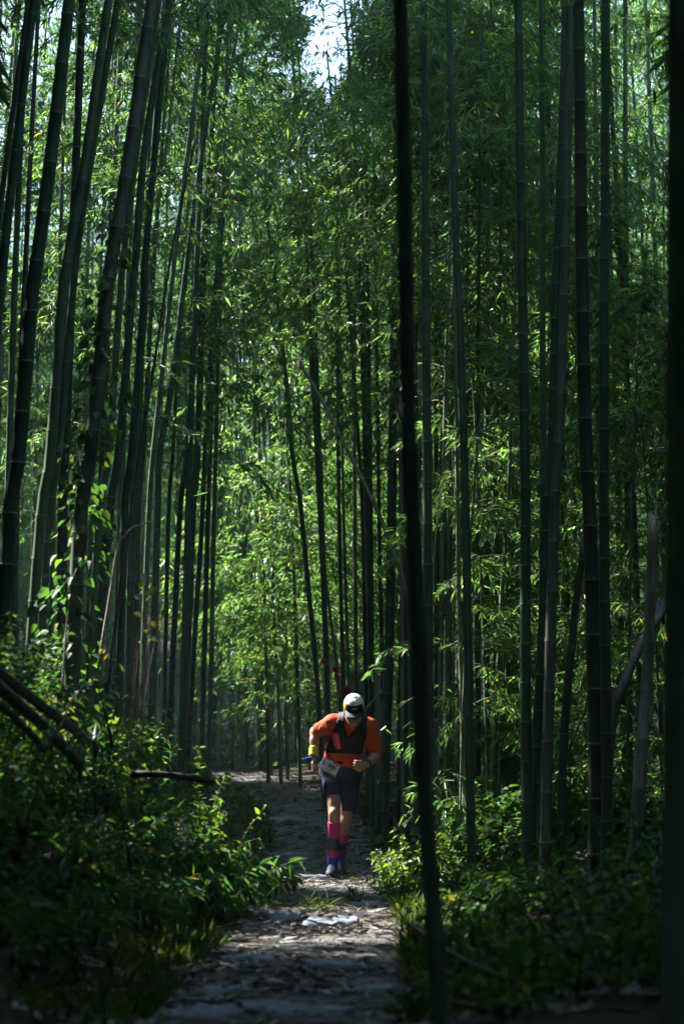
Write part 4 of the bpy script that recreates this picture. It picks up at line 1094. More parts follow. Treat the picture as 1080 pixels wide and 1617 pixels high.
# ------------------------------------------------------------------ the runner
def smin(a, b, k):
    h = np.clip(.5 + .5 * (b - a) / k, 0, 1)
    return b * (1 - h) + a * h - k * h * (1 - h)
class Field:
    """distance field on a box; pieces blend into one another, then one closed surface is drawn through it"""
    def __init__(s, lo, hi, h):
        s.lo = np.array(lo, float); s.h = h
        s.n = np.ceil((np.array(hi) - s.lo) / h).astype(int) + 1
        s.D = np.full(s.n, 9.0, np.float32)
        s.ax = [s.lo[i] + h * np.arange(s.n[i]) for i in range(3)]
    def grid(s, a, b):
        sl = []
        for i in range(3):
            i0 = max(0, int((a[i] - s.lo[i]) / s.h)); i1 = min(s.n[i], int((b[i] - s.lo[i]) / s.h) + 2); sl.append(slice(i0, max(i1, i0)))
        g = np.meshgrid(*[s.ax[i][sl[i]] for i in range(3)], indexing='ij')
        return tuple(sl), np.stack(g, -1)
    def cap(s, a, b, ra, rb, k=.02, flat=None):
        a = np.asarray(a, float); b = np.asarray(b, float); m = max(ra, rb) * (1.6 if flat else 1) + 3 * k + .01
        sl, P = s.grid(np.minimum(a, b) - m, np.maximum(a, b) + m)
        if P.size == 0: return s
        if flat is not None:                     # (direction, factor): squeezed along a direction
            f, q = norm(np.asarray(flat[0], float)), flat[1]
            mid = (a + b) / 2; w = ((P - mid) @ f)[..., None] * f
            P = P + w * (1 / q - 1)
            a = a + ((a - mid) @ f) * f * (1 / q - 1); b = b + ((b - mid) @ f) * f * (1 / q - 1)
        ab = b - a; t = np.clip(((P - a) @ ab) / max(ab @ ab, 1e-9), 0, 1)
        d = np.linalg.norm(P - a - t[..., None] * ab, axis=-1) - (ra + (rb - ra) * t)
        s.D[sl] = smin(s.D[sl], d.astype(np.float32), k) if k > 0 else np.minimum(s.D[sl], d)
        return s
    def ell(s, c, R, r, k=.015, cut=False):
        c = np.asarray(c, float); r = np.asarray(r, float); m = r.max() + 3 * k + .01
        sl, P = s.grid(c - m, c + m)
        if P.size == 0: return s
        q = (P - c) @ np.asarray(R).T / r
        d = (np.linalg.norm(q, axis=-1) - 1) * r.min()
        d = d.astype(np.float32)
        s.D[sl] = -smin(-s.D[sl], d, k) if cut else smin(s.D[sl], d, k)
        return s
    def clip(s, f):
        g = np.meshgrid(*s.ax, indexing='ij'); s.D = np.maximum(s.D, f(*g).astype(np.float32)); return s
    def mesh(s, name, material, sm=2):
        D = s.D.copy(); D[[0, -1]] = 9; D[:, [0, -1]] = 9; D[:, :, [0, -1]] = 9
        I = D < 0
        c = np.stack([I[i:I.shape[0] - 1 + i, j:I.shape[1] - 1 + j, k:I.shape[2] - 1 + k] for i in (0, 1) for j in (0, 1) for k in (0, 1)], 0)
        cnt = c.sum(0); act = (cnt > 0) & (cnt < 8)
        idx = -np.ones(act.shape, int); w = np.argwhere(act); idx[act] = np.arange(len(w))
        acc = np.zeros((len(w), 3)); num = np.zeros(len(w))
        cor = [(i, j, k) for i in (0, 1) for j in (0, 1) for k in (0, 1)]
        for a in cor:
            for ax in range(3):
                if a[ax] == 1: continue
                b = list(a); b[ax] = 1
                da = D[w[:, 0] + a[0], w[:, 1] + a[1], w[:, 2] + a[2]]; db = D[w[:, 0] + b[0], w[:, 1] + b[1], w[:, 2] + b[2]]
                k = (da < 0) != (db < 0)
                t = np.where(k, da / np.where(k, da - db, 1), 0)
                p = np.tile(np.array(a, float), (len(w), 1)); p[:, ax] += t
                acc += p * k[:, None]; num += k
        V = (w + acc / np.maximum(num, 1)[:, None]) * s.h + s.lo
        Q = []
        for ax in range(3):
            o = [i for i in range(3) if i != ax]
            sl0 = [slice(1, -1)] * 3; sl1 = [slice(1, -1)] * 3
            sl0[ax] = slice(0, -1); sl1[ax] = slice(1, None)
            A, B = I[tuple(sl0)], I[tuple(sl1)]
            e = np.argwhere(A != B); flip = A[A != B]
            e = e.copy(); e[:, o[0]] += 1; e[:, o[1]] += 1
            def at_(d0, d1):
                q = e.copy(); q[:, o[0]] -= d0; q[:, o[1]] -= d1
                return idx[q[:, 0], q[:, 1], q[:, 2]]
            q = np.stack([at_(1, 1), at_(0, 1), at_(0, 0), at_(1, 0)], 1)
            fl = flip if ax != 1 else ~flip
            q[~fl] = q[~fl][:, ::-1]; Q.append(q)
        Q = np.concatenate(Q); Q = Q[(Q >= 0).all(1)]
        E = np.concatenate([Q[:, [0, 1]], Q[:, [1, 2]], Q[:, [2, 3]], Q[:, [3, 0]]])
        for _ in range(sm):
            acc = np.zeros_like(V); n = np.zeros(len(V))
            np.add.at(acc, E[:, 0], V[E[:, 1]]); np.add.at(acc, E[:, 1], V[E[:, 0]]); np.add.at(n, E[:, 0], 1); np.add.at(n, E[:, 1], 1)
            V = V * .5 + .5 * acc / np.maximum(n, 1)[:, None]
        return make_mesh(name, V, quads=Q, smooth=True, mats=[material])

def build_runner():
    R0 = np.array([X(530, 22), 22.0, RZ])
    root = empty('person', tuple(R0), 'runner in an orange shirt, black vest and shorts, white cap bowed, running towards the camera', 'person', None)
    skin = plain('skin', (.36, .20, .13), .5, .45, .10, 25)
    orange = plain('orange_cloth', (.55, .075, .025), .75, .25, .14, 60, .2)
    black = plain('black_mesh_cloth', (.012, .013, .018), .7, .3, .25, 120, .2)
    navy = plain('navy_cloth', (.018, .024, .055), .75, .25, .2, 80, .15)
    white = plain('cap_white', (.72, .72, .80), .75, .25, .05, 40, .1)
    yellow = plain('yellow_cloth', (.75, .56, .05), .7, .25, .08, 40)
    capblack = plain('cap_black', (.014, .015, .017), .7, .3, .2, 60)
    capnavy = plain('cap_navy', (.03, .04, .085), .7, .3, .15, 60)
    red = plain('red_flask', (.72, .04, .03), .4, .5, .08, 20)
    blue = plain('blue_cloth', (.02, .045, .26), .7, .3, .15, 40)
    paper = plain('bib_paper', (.80, .84, .90), .6, .3, .05, 15)
    ink = plain('bib_ink', (.012, .012, .02), .6, .3, .05, 15); inkb = plain('bib_ink_blue', (.03, .06, .42), .6, .3, .05, 15)
    hairm = plain('hair', (.012, .01, .009), .55, .4, .3, 90)
    glass = plain('sunglasses_lens', (.02, .012, .012), .12, .6, .1, 10)
    lipm = plain('lips', (.30, .10, .09), .5, .4, .1, 30)
    shoe = plain('shoe_upper', (.012, .02, .05), .6, .35, .3, 60, .2); sole = plain('shoe_sole', (.05, .055, .07), .7, .3, .2, 40); lace = plain('shoe_trim', (.10, .22, .55), .5, .4, .1, 40)
    # joints (x: image right, y: away from the camera, z: up)
    a = lambda *v: np.array(v, float)
    hipR, hipL = a(-.03, .03, .90), a(.125, .05, .90)
    kneR, kneL = a(-.010, -.17, .545), a(.085, .0, .475)
    ankR, ankL = a(-.025, -.085, .115), a(.032, .255, .165)
    toeR, toeL = a(-.035, -.265, .035), a(.045, .135, .04)
    heelR, heelL = a(-.023, -.045, .045), a(.030, .335, .135)
    pel, wai, che, nek = a(.048, .04, .94), a(.062, -.04, 1.06), a(.118, -.20, 1.24), a(.143, -.325, 1.345)
    shR, shL = a(-.030, -.26, 1.315), a(.290, -.265, 1.285)
    elR, wrR, haR = a(-.180, -.07, 1.245), a(-.190, -.16, 1.03), a(-.196, -.20, .955)
    elL, wrL, haL = a(.348, -.26, 1.045), a(.262, -.46, .965), a(.205, -.53, .962)
    hc = a(.155, -.435, 1.428)                                   # head: tilted down towards the path
    f = norm(a(.03, -.855, -.52)); r_ = norm(np.cross(f, a(0, 0, 1.))); r_ = -r_ if r_[0] < 0 else r_; u = norm(np.cross(r_, f)); u = -u if u[2] < 0 else u
    RH = np.stack([r_, f, u])                                    # rows: right, forward, up
    hp = lambda x, y, z: hc + r_ * x + f * y + u * z
    TORSO = [(pel, wai, .135, .125), (wai, che, .125, .150), (che, (shR + shL) / 2 + a(0, .01, -.02), .150, .12)]
    def torso(F, g=0, k=.05):
        fl = lambda q: (a(0, .75, .65), q)
        F.cap(hipR + a(.015, 0, .02), hipL + a(-.015, 0, .02), .115 + g, .115 + g, k)
        F.cap(pel + a(-.035, 0, 0), wai + a(-.03, 0, 0), .115 + g, .105 + g, k); F.cap(pel + a(.035, 0, 0), wai + a(.03, 0, 0), .115 + g, .105 + g, k)
        F.cap(wai + a(-.03, 0, 0), che + a(-.055, 0, 0), .105 + g, .112 + g, k); F.cap(wai + a(.03, 0, 0), che + a(.055, 0, 0), .105 + g, .112 + g, k)
        F.cap(che + a(-.06, 0, 0), shR + a(.06, .0, -.03), .108 + g, .07 + g, k); F.cap(che + a(.06, 0, 0), shL + a(-.06, .0, -.03), .108 + g, .07 + g, k)
        F.cap(shR + a(.02, 0, .0), shL + a(-.02, 0, .0), .058 + g, .058 + g, k)
        F.cap(shR + a(.06, .01, .01), nek, .05 + g, .055 + g, k); F.cap(shL + a(-.06, .01, .01), nek, .05 + g, .055 + g, k)
        return F
    # ---- body, one surface
    F = Field((-.32, -.64, -.02), (.46, .42, 1.62), .0072)
    torso(F)
    for h, k_, an, to, he in ((hipR, kneR, ankR, toeR, heelR), (hipL, kneL, ankL, toeL, heelL)):
        F.cap(h, k_, .080, .050, .03); F.cap(h + (k_ - h) * .2 + a(0, -.02, 0), h + (k_ - h) * .75 + a(0, -.014, 0), .064, .046, .03)
        F.cap(k_, an, .047, .034, .02)
        bk = norm(np.cross(norm(an - k_), a(1., 0, 0))); bk = bk if bk[1] > 0 else -bk
        F.cap(k_ + (an - k_) * .12 + bk * .018, k_ + (an - k_) * .5 + bk * .012, .043, .034, .03)
        F.ell(k_ + a(0, -.03, .005), np.eye(3), (.035, .03, .042), .02)
        F.cap(an, he + a(0, 0, .0), .036, .032, .02); F.cap(an + (to - an) * .3, to, .040, .030, .02)
    for s_, e_, w_ in ((shR, elR, wrR), (shL, elL, wrL)):
        F.cap(s_, e_, .052, .041, .03); F.ell(s_, np.eye(3), (.06, .06, .058), .03)
        F.cap(e_, e_ + (w_ - e_) * .4, .041, .040, .015); F.cap(e_ + (w_ - e_) * .35, w_, .040, .027, .015)
    # hands: palm, four bent fingers of unequal length, thumb off the side
    def hand(w_, h_, across, palm_n, curl, fl):
        ax = norm(h_ - w_); ac = norm(across - ax * (across @ ax)); pn = norm(palm_n - ax * (palm_n @ ax) - ac * (palm_n @ ac))
        F.cap(w_, w_ + ax * .03, .026, .026, .01)
        for q in (-.028, -.01, .01, .028): F.cap(w_ + ax * .025 + ac * q * .6, w_ + ax * .082 + ac * q, .015, .0125, .010)
        for q, L_, c0 in ((-.031, .060, 0), (-.0105, .072, .05), (.0105, .068, .1), (.031, .052, .18)):
            p = w_ + ax * .085 + ac * q; d = ax; ang = curl + c0
            for s3, l3 in ((0, .45), (1, .32), (2, .27)):
                ang2 = ang * (s3 + .6); d = norm(ax * math.cos(ang2) + pn * math.sin(ang2))
                n_ = p + d * L_ * l3 * 1.15; F.cap(p, n_, .0098 - .0008 * s3, .0092 - .0008 * s3, .004); p = n_
        p = w_ + ax * .03 - ac * .026 * fl; d1 = norm(ax * .75 - ac * .65 * fl + pn * .35)
        n_ = p + d1 * .042; F.cap(p, n_, .0145, .012, .008); F.cap(n_, n_ + norm(ax * .8 + pn * .55 + ac * .15 * fl) * .036, .0115, .0095, .005)
    hand(wrR, haR, a(0, -1., .2), a(1., .1, 0), .42, 1)
    hand(wrL, haL, a(0, .15, -1.), a(.3, .9, 0), .95, -1)
    # neck and head
    F.cap(nek + a(0, .01, -.02), hp(0, -.03, -.07), .058, .054, .025)
    F.ell(hp(0, -.012, .028), RH, (.076, .096, .090), .02)
    F.ell(hp(0, .018, -.045), RH, (.064, .072, .075), .03)
    F.ell(hp(0, .058, -.098), RH, (.030, .026, .022), .025)          # chin
    F.cap(hp(-.055, .0, -.065), hp(-.022, .062, -.098), .018, .016, .025); F.cap(hp(.055, .0, -.065), hp(.022, .062, -.098), .018, .016, .025)
    F.cap(hp(0, .083, -.002), hp(0, .104, -.044), .010, .015, .012)    # nose
    F.ell(hp(-.012, .094, -.048), RH, (.009, .010, .008), .006); F.ell(hp(.012, .094, -.048), RH, (.009, .010, .008), .006)
    F.cap(hp(-.040, .072, .012), hp(.040, .072, .012), .013, .013, .015)   # brow
    for sg in (-1, 1):
        F.ell(hp(.032 * sg, .084, -.010), RH, (.018, .012, .012), .008, cut=True)
        F.ell(hp(.032 * sg, .072, -.010), RH, (.014, .013, .011), .004)
        F.ell(hp(.044 * sg, .062, -.038), RH, (.020, .018, .018), .02)   # cheek
        F.ell(hp(.080 * sg, -.012, -.020), RH, (.010, .020, .032), .006); F.ell(hp(.088 * sg, -.006, -.018), RH, (.006, .010, .016), .004, cut=True)
    F.cap(hp(-.020, .084, -.070), hp(.020, .084, -.070), .007, .007, .006); F.cap(hp(-.017, .081, -.082), hp(.017, .081, -.082), .008, .008, .006)
    F.ell(hp(0, .094, -.0755), RH, (.024, .010, .003), .003, cut=True)
    put('body', F.mesh('body', skin), root)
    # lips, hair, glasses
    Fl = Field(hp(0, .08, -.076) - .05, hp(0, .08, -.076) + .05, .003)
    Fl.cap(hp(-.020, .0855, -.070), hp(.020, .0855, -.070), .0068, .0068, .003); Fl.cap(hp(-.017, .0825, -.082), hp(.017, .0825, -.082), .0078, .0078, .003); Fl.ell(hp(0, .094, -.0755), RH, (.024, .010, .0022), .002, cut=True)
    put('mouth', Fl.mesh('mouth', lipm, 1), root)
    Fh = Field(hc - .16, hc + .16, .006)
    Fh.ell(hp(0, -.018, .024), RH, (.081, .099, .094), .0)
    Fh.clip(lambda x, y, z: np.maximum(((np.stack([x, y, z], -1) - hp(0, .0, -.045)) @ -u), (np.stack([x, y, z], -1) - hp(0, .02, 0)) @ f - .35 * ((np.stack([x, y, z], -1) - hc) @ u)))
    put('hair', Fh.mesh('hair', hairm, 1), root)
    gl = empty_part = bpy.data.objects.new('sunglasses', None); COL.objects.link(gl); gl.parent = root
    def shell(fn, nu, nv, name, material, parent, th=.003):
        V = [fn(i / (nu - 1), j / (nv - 1)) for j in range(nv) for i in range(nu)]
        Q = [(j * nu + i, j * nu + i + 1, (j + 1) * nu + i + 1, (j + 1) * nu + i) for j in range(nv - 1) for i in range(nu - 1)]
        me = make_mesh(name, V, quads=Q, smooth=True, mats=[material]); o = put(name, me, parent)
        md = o.modifiers.new('thickness', 'SOLIDIFY'); md.thickness = th; md.offset = 0
        return o
    for sg in (-1, 1):
        shell(lambda s, t: hp(sg * (.008 + .058 * s), .100 - .050 * s ** 2, .006 - .036 * t * (1 - .45 * s ** 2)), 9, 5, 'lens', glass, gl)
        shell(lambda s, t: hp(sg * (.066 + .016 * s), .050 - .065 * s, .004 - .008 * t), 6, 2, 'temple', capblack, gl)
    shell(lambda s, t: hp(-.009 + .018 * s, .102, .004 - .008 * t), 4, 3, 'bridge', capblack, gl)
    # ---- cap
    cap = bpy.data.objects.new('cap', None); COL.objects.link(cap); cap.parent = root
    ca, cb, cc = .085, .106, .092
    c0 = (0, -.014, .032)
    def dome(th, ph, g=0):          # th: around (0 = forward), ph: 0 rim .. pi/2 top
        q = math.cos(ph) ** .72; zz = math.sin(ph) ** .92
        return hp(c0[0] + (ca + g) * math.sin(th) * q, c0[1] + (cb + g) * math.cos(th) * q, c0[2] + (cc + g) * zz)
    shell(lambda s, t: dome(s * 2 * math.pi, .36 + (math.pi / 2 - .36) * t), 41, 14, 'crown', white, cap, .003)
    shell(lambda s, t: dome(1.0 + s * (2 * math.pi - 2.0), .44 * t - .03, .0005), 33, 6, 'side_panel', yellow, cap, .004)
    shell(lambda s, t: dome(-.98 + 1.96 * s, .60 * t - .03, .002), 17, 6, 'front_panel', capblack, cap, .005)
    def logo(s, t):
        r = t; an = s * 2 * math.pi
        return dome(.30 * r * math.cos(an), .23 + .115 * r * math.sin(an), .006)
    lo = shell(logo, 25, 5, 'logo', yellow, cap, .002)
    for tt in (-.045, .0, .045):
        shell(lambda s, t: dome(-.17 + .34 * s, .215 + tt + .022 * t, .0085), 8, 2, 'logo_stroke', capblack, lo, .001)
    shell(lambda s, t: hp((.083 + .004 * t) * math.sin((-1 + 2 * s) * 1.12), c0[1] + .103 * math.cos((-1 + 2 * s) * 1.12) + t * .072 * (math.cos((-1 + 2 * s) * 1.25) ** .6 if abs((-1 + 2 * s) * 1.25) < 1.57 else 0) - .0,
                          .026 - .018 * t - .020 * ((-1 + 2 * s) ** 2)), 25, 7, 'visor', capnavy, cap, .005)
    shell(lambda s, t: dome(s * 6.28, 1.44 + .12 * t, .004), 12, 3, 'button', white, cap, .003)
    # ---- shirt
    Fs = Field((-.32, -.52, .82), (.46, .22, 1.50), .0075)
    torso(Fs, .014, .04)
    Fs.cap(shR, shR + (elR - shR) * .92, .070, .062, .03); Fs.cap(shL, elL + (elL - shL) * .02, .070, .058, .03)
    Fs.ell(shR, np.eye(3), (.072, .072, .068), .03); Fs.ell(shL, np.eye(3), (.072, .072, .068), .03)
    tn = norm(che - pel)
    def shirt_cut(x, y, z):
        P = np.stack([x, y, z], -1)
        arm = ((P - (shR + (elR - shR) * .80)) @ norm(elR - shR))
        arm2 = ((P - (elL + (elL - shL) * -.06)) @ norm(elL - shL))
        dL = np.linalg.norm(P - elL, axis=-1); dR = np.linalg.norm(P - elR, axis=-1)
        hem = (pel + a(0, 0, .035) - P) @ norm(a(.1, -.35, .93))
        neck = .064 + .012 * np.sin(40 * y) * 0 - np.linalg.norm(np.cross(P - nek, norm(hp(0, -.03, -.07) - nek)), axis=-1)
        neck = np.minimum(neck, (P - (nek + a(0, .01, .022))) @ norm(a(0, -.5, .85)) + .03)
        wr = .005 * np.sin(48 * z + 22 * x + 5 * np.sin(30 * y)) + .004 * np.sin(30 * x - 60 * z + 20 * y)
        return np.maximum.reduce([np.where(dR < .13, arm, -1.), np.where(dL < .13, arm2, -1.), hem, neck, Fs.D + wr])
    Fs.clip(shirt_cut)
    put('shirt', Fs.mesh('shirt', orange, 1), root)
    # ---- running vest
    Fv = Field((-.22, -.52, .90), (.42, .22, 1.50), .0075)
    torso(Fv, .026, .04)
    def vest_cut(x, y, z):
        xc = np.interp(z, [.95, 1.06, 1.24, 1.36], [.055, .065, .120, .145])
        hw = np.interp(z, [1.0, 1.10, 1.22, 1.30, 1.40], [.158, .158, .150, .132, .118])
        side = np.abs(x - xc) - hw
        vee = np.interp(z, [1.17, 1.19, 1.26, 1.34, 1.42], [-.05, .0, .045, .068, .072]) - np.abs(x - xc)
        front = y - np.interp(z, [.95, 1.06, 1.24, 1.34], [.03, -.03, -.19, -.29])
        vee = np.where(front < .02, vee, np.where(z > 1.345, vee, -1))
        low = 1.052 - .05 * (x - .06) - z - .10 * np.clip(front, -.05, .3)
        return np.maximum.reduce([side, vee, low])
    Fv.clip(vest_cut)
    ve = put('vest', Fv.mesh('vest', black, 1), root)
    # soft flask in its pocket, clips across the chest
    Ff = Field((-.08, -.50, 1.05), (.10, -.15, 1.30), .005)
    fc = a(.016, -.318, 1.178)
    Ff.cap(fc + a(-.010, .0, .035), fc + a(.010, .055, -.045), .036, .040, .01, (a(0, 1, .3), .8))
    Ff.cap(fc + a(-.016, -.005, .07), fc + a(-.014, -.004, .085), .010, .009, .006)
    fk = put('soft_flask', Ff.mesh('soft_flask', red, 1), ve)
    def surf_y(x, z):               # front of the vest at (x, z)
        i = int(round((x - Fv.lo[0]) / Fv.h)); k = int(round((z - Fv.lo[2]) / Fv.h)); c = np.where(Fv.D[i, :, k] < 0)[0]
        return Fv.ax[1][c[0]] if len(c) else -.3
    for zz, x0, x1 in ((1.178, .055, .165), (1.115, .0, .15)):
        pts = [a(x, surf_y(x, zz) - .004, zz + .004 * math.sin(9 * x)) for x in np.linspace(x0, x1, 9)]
        Vv, Qq, T3 = tube(pts, np.full(9, .006), 6); put('strap', make_mesh('strap', Vv, tris=T3, quads=Qq, smooth=True, mats=[navy]), ve)
    for x0, x1, z0, z1 in ((-.075, .035, 1.10, 1.095), (.10, .215, 1.13, 1.125), (.115, .205, 1.235, 1.23)):      # pocket edges and the zip
        pts = [a(x, surf_y(x, z) - .002, z) for x, z in zip(np.linspace(x0, x1, 9), np.linspace(z0, z1, 9))]
        Vv, Qq, T3 = tube(pts, np.full(9, .004), 5); put('pocket_edge', make_mesh('pocket_edge', Vv, tris=T3, quads=Qq, smooth=True, mats=[plain('trim_grey', (.07, .075, .085), .6, .4, .1, 40)]), ve)
    # ---- shorts
    Fp = Field((-.24, -.34, .42), (.30, .26, 1.06), .0075)
    Fp.cap(hipR + a(.015, 0, .03), hipL + a(-.015, 0, .03), .132, .132, .04); Fp.cap(pel + a(-.03, 0, .0), pel + a(.03, 0, .0), .128, .128, .04); Fp.cap(pel, wai + a(0, 0, -.02), .128, .122, .04)
    Fp.cap(hipR, hipR + (kneR - hipR) * .70, .100, .078, .03); Fp.cap(hipL, hipL + (kneL - hipL) * .9, .100, .074, .03)
    def shorts_cut(x, y, z):
        P = np.stack([x, y, z], -1)
        cR = (P - (hipR + (kneR - hipR) * .60)) @ norm(kneR - hipR + a(0, .06, 0)); cL = (P - (hipL + (kneL - hipL) * .80)) @ norm(kneL - hipL)
        mid = .058
        return np.maximum.reduce([np.where(x < mid - .008, cR, -1.), np.where(x >= mid - .008, cL, -1.), z - 1.005 - .2 * (y + .04), Fp.D + .003 * np.sin(45 * x + 25 * z + 30 * y)])
    Fp.clip(shorts_cut)
    put('shorts', Fp.mesh('shorts', navy, 1), root)
    # ---- calf sleeves with dark middle band, blue socks
    m, nt, N, L = mat('calf_sleeve')
    tc = N('ShaderNodeTexCoord'); sx = N('ShaderNodeSeparateXYZ'); L(tc.outputs['Object'], sx.inputs[0])
    mr = N('ShaderNodeMapRange'); mr.inputs['From Min'].default_value = .10; mr.inputs['From Max'].default_value = .50; L(sx.outputs['Z'], mr.inputs[0])
    rp = ramp(nt, [(.0, (.45, .02, .12)), (.30, (.45, .02, .10)), (.34, (.03, .045, .05)), (.57, (.035, .05, .05)), (.62, (.46, .015, .11)), (1, (.50, .015, .12))]); L(mr.outputs[0], rp.inputs[0])
    bs = N('ShaderNodeBsdfPrincipled'); bs.inputs['Roughness'].default_value = .65; L(rp.outputs[0], bs.inputs['Base Color']); out = N('ShaderNodeOutputMaterial'); L(bs.outputs[0], out.inputs[0])
    m2 = m.copy(); m2.node_tree.nodes['Map Range'].inputs['From Min'].default_value = .14; m2.node_tree.nodes['Map Range'].inputs['From Max'].default_value = .385
    for k_, an, t0, he, to, m in ((kneR, ankR, .16, heelR, toeR, m), (kneL, ankL, .30, heelL, toeL, m2)):
        bk = norm(np.cross(norm(an - k_), a(1., 0, 0))); bk = bk if bk[1] > 0 else -bk; ax = norm(an - k_)
        Fc = Field(np.minimum(k_, an) - .10, np.maximum(k_, an) + .10, .006)
        Fc.cap(k_, an, .053, .040, .02); Fc.cap(k_ + (an - k_) * .12 + bk * .018, k_ + (an - k_) * .5 + bk * .012, .049, .040, .03)
        p0, p1 = k_ + (an - k_) * t0, k_ + (an - k_) * .88
        Fc.clip(lambda x, y, z: np.maximum((p0 - np.stack([x, y, z], -1)) @ ax, (np.stack([x, y, z], -1) - p1) @ ax))
        put('calf_sleeve', Fc.mesh('calf_sleeve', m, 1), root)
        Fk = Field(np.minimum(k_, an) - .12, np.maximum(k_, an) + .12, .006)
        Fk.cap(k_ + (an - k_) * .80, an, .046, .044, .01); Fk.cap(an, an + (to - an) * .42, .043, .042, .01); Fk.cap(an, he + (to - he) * .3, .043, .040, .01)
        Fk.clip(lambda x, y, z: (k_ + (an - k_) * .84 - np.stack([x, y, z], -1)) @ ax)
        put('sock', Fk.mesh('sock', blue, 1), root)
        # shoe: upper, sole, laces
        Fo = Field(np.minimum(np.minimum(he, to), an) - .10, np.maximum(np.maximum(he, to), an) + .10, .005)
        fd = norm(to - he); sd = norm(np.cross(fd, a(0, 0, 1.))); up = norm(np.cross(sd, fd)); up = up if up[2] > 0 else -up
        Fo.cap(he + up * .012, to - fd * .01 + up * .006, .044, .040, .02); Fo.cap(he + fd * .02 + up * .03, he + fd * .17 + up * .012, .043, .043, .02); Fo.cap(he + up * .05 + fd * .025, he + fd * .07 + up * .055, .043, .042, .015)
        Fo.cap(an + fd * .015 - up * .022, to, .047, .036, .02)
        Fo.ell(to + fd * .0 + up * .006, np.stack([sd, fd, up]), (.047, .058, .034), .02)
        sh = put('shoe', Fo.mesh('shoe', shoe, 1), root)
        Fz = Field(np.minimum(np.minimum(he, to), an) - .10, np.maximum(np.maximum(he, to), an) + .10, .005)
        Fz.cap(he - up * .022, to - up * .024 - fd * .005, .048, .050, .02, (up, .36)); Fz.ell(to - up * .022 + fd * .005, np.stack([sd, fd, up]), (.051, .060, .017), .012)
        put('sole', Fz.mesh('sole', sole, 1), sh)
        for q in range(4):
            c = he + fd * (.10 + .026 * q) + up * (.058 - .006 * q)
            pts = [c + sd * s3 - up * (14 * s3 ** 2) for s3 in np.linspace(-.026, .026, 7)]
            Vv, Qq, T3 = tube(pts, np.full(7, .0035), 5); put('lace', make_mesh('lace', Vv, tris=T3, quads=Qq, smooth=True, mats=[lace]), sh)
    # ---- wristbands, watch, blue cloth, race bib
    def band(c, d, w, r, g, name, material, parent=root):
        d = norm(d); n = 9; C = np.array([c + d * w * (i / (n - 1) - .5) for i in range(n)]); rr = r + g * np.sin(np.linspace(0, math.pi * 3, n)) ** 2
        Vv, Qq, T3 = tube(C, rr, 20); return put(name, make_mesh(name, Vv, tris=T3, quads=Qq, smooth=True, mats=[material]), parent)
    fa = wrR - elR
    band(elR + fa * .80, fa, .085, .038, .004, 'wristband', yellow)
    band(wrR + fa * .02, fa, .022, .033, .002, 'wrist_strap', blue)
    Fb = Field(haR - .14, haR + .14, .005)
    Fb.cap(wrR + a(-.02, -.03, -.012), wrR + a(-.085, -.035, -.025), .018, .012, .01, (a(0, 1, 0), .6)); Fb.cap(wrR + a(-.03, -.03, -.03), wrR + a(-.07, -.035, -.05), .02, .01, .012, (a(0, 1, 0), .6))
    put('blue_cloth', Fb.mesh('blue_cloth', blue, 1), root)
    fb = wrL - elL
    band(wrL - fb * .06, fb, .026, .031, .001, 'watch_strap', capblack)
    wt = band(wrL - fb * .06 + a(-.01, -.022, .016), a(-.15, -.75, .6), .014, .019, 0, 'watch_face', capblack)
    bc = a(-.055, -.185, .945)
    bx = norm(a(.88, .16, -.47)); bn = norm(a(-.12, -.95, .22)); by = norm(np.cross(bx, bn)); by = by if by[2] > 0 else -by; bn = norm(np.cross(bx, by)); bn = bn if bn[1] < 0 else -bn
    w2, h2 = .082, .053
    def bib_f(s, t):
        x_, y_ = (s - .5) * 2 * w2, (t - .5) * 2 * h2
        return bc + bx * x_ + by * y_ + bn * (.012 - .6 * x_ * x_ + .0015 * math.sin(40 * x_ + 30 * y_))
    bib = shell(bib_f, 13, 9, 'race_bib', paper, root, .002)
    shell(lambda s, t: bib_f(.02 + .96 * s, .02 + .07 * t) + bn * .0025, 13, 3, 'bib_stripe', plain('bib_green', (.10, .22, .20), .6, .3, .05, 10), bib, .001)
    shell(lambda s, t: bib_f(.60 + .37 * s, .90 + .07 * t) + bn * .0025, 9, 3, 'bib_stripe', plain('bib_teal', (.12, .26, .24), .6, .3, .05, 10), bib, .001)
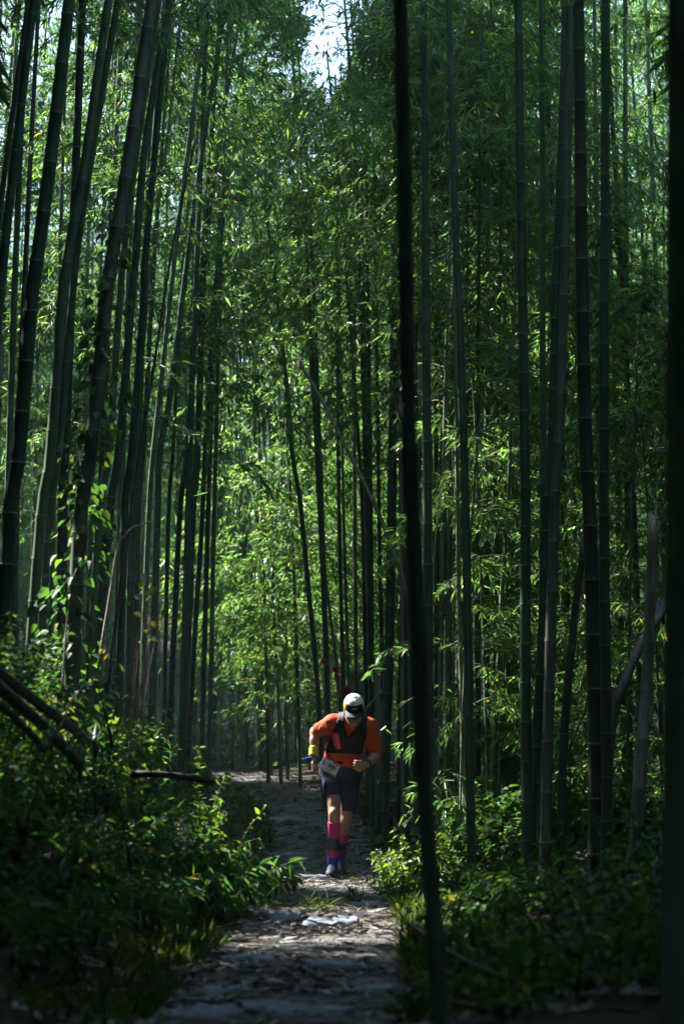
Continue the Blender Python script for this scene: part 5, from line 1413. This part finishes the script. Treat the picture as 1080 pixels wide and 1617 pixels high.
    def text(body, s, t, size, material):
        cu = bpy.data.curves.new('bib_number', 'FONT'); cu.body = body; cu.size = size; cu.align_x = 'CENTER'; cu.align_y = 'CENTER'; cu.extrude = .0004; cu.offset = .0012
        cu.materials.append(material); tmp = bpy.data.objects.new('text', cu); COL.objects.link(tmp); dg = bpy.context.evaluated_depsgraph_get()
        me = bpy.data.meshes.new_from_object(tmp.evaluated_get(dg)); bpy.data.objects.remove(tmp); bpy.data.curves.remove(cu)
        me.name = 'bib_number'; o = put('bib_number', me, bib)
        p = bib_f(s, t) + bn * .0055
        Mx = Matrix(((bx[0], by[0], bn[0], p[0]), (bx[1], by[1], bn[1], p[1]), (bx[2], by[2], bn[2], p[2]), (0, 0, 0, 1)))
        o.matrix_local = Mx
    text('21', .225, .56, .046, inkb); text('300', .60, .56, .050, ink)
    for tt in (.20, .27): shell(lambda s, t: bib_f(.30 + .4 * s, tt + .025 * t) + bn * .0025, 7, 2, 'bib_line', inkb, bib, .0008)
    # race belt
    bl = [a(x, -.112 + 2.2 * (x - .05) ** 2 + (.0 if x > -.03 else .0), .985) for x in np.linspace(-.10, .20, 13)]
    Vv, Qq, T3 = tube(np.array(bl) + a(0, -.035, 0), np.full(13, .007), 6); put('race_belt', make_mesh('race_belt', Vv, tris=T3, quads=Qq, smooth=True, mats=[capblack]), root)
    return root
build_runner()

# ------------------------------------------------------------------ the damp air of the grove
def haze():
    bm = bmesh.new(); bmesh.ops.create_cube(bm, size=1)
    for v in bm.verts: v.co = ((v.co.x) * 640, 170 + v.co.y * 620, 18 + v.co.z * 64)
    me = bpy.data.meshes.new('haze'); bm.to_mesh(me); bm.free()
    m, nt, N, L = mat('haze_air'); pv = N('ShaderNodeVolumePrincipled')
    pv.inputs['Color'].default_value = (.68, .86, 1.0, 1); pv.inputs['Density'].default_value = .0008; pv.inputs['Anisotropy'].default_value = .2
    out = N('ShaderNodeOutputMaterial'); L(pv.outputs[0], out.inputs['Volume'])
    me.materials.append(m); tag(put('haze', me), 'thin bluish haze in the air of the grove', None, None, 'stuff')
haze()
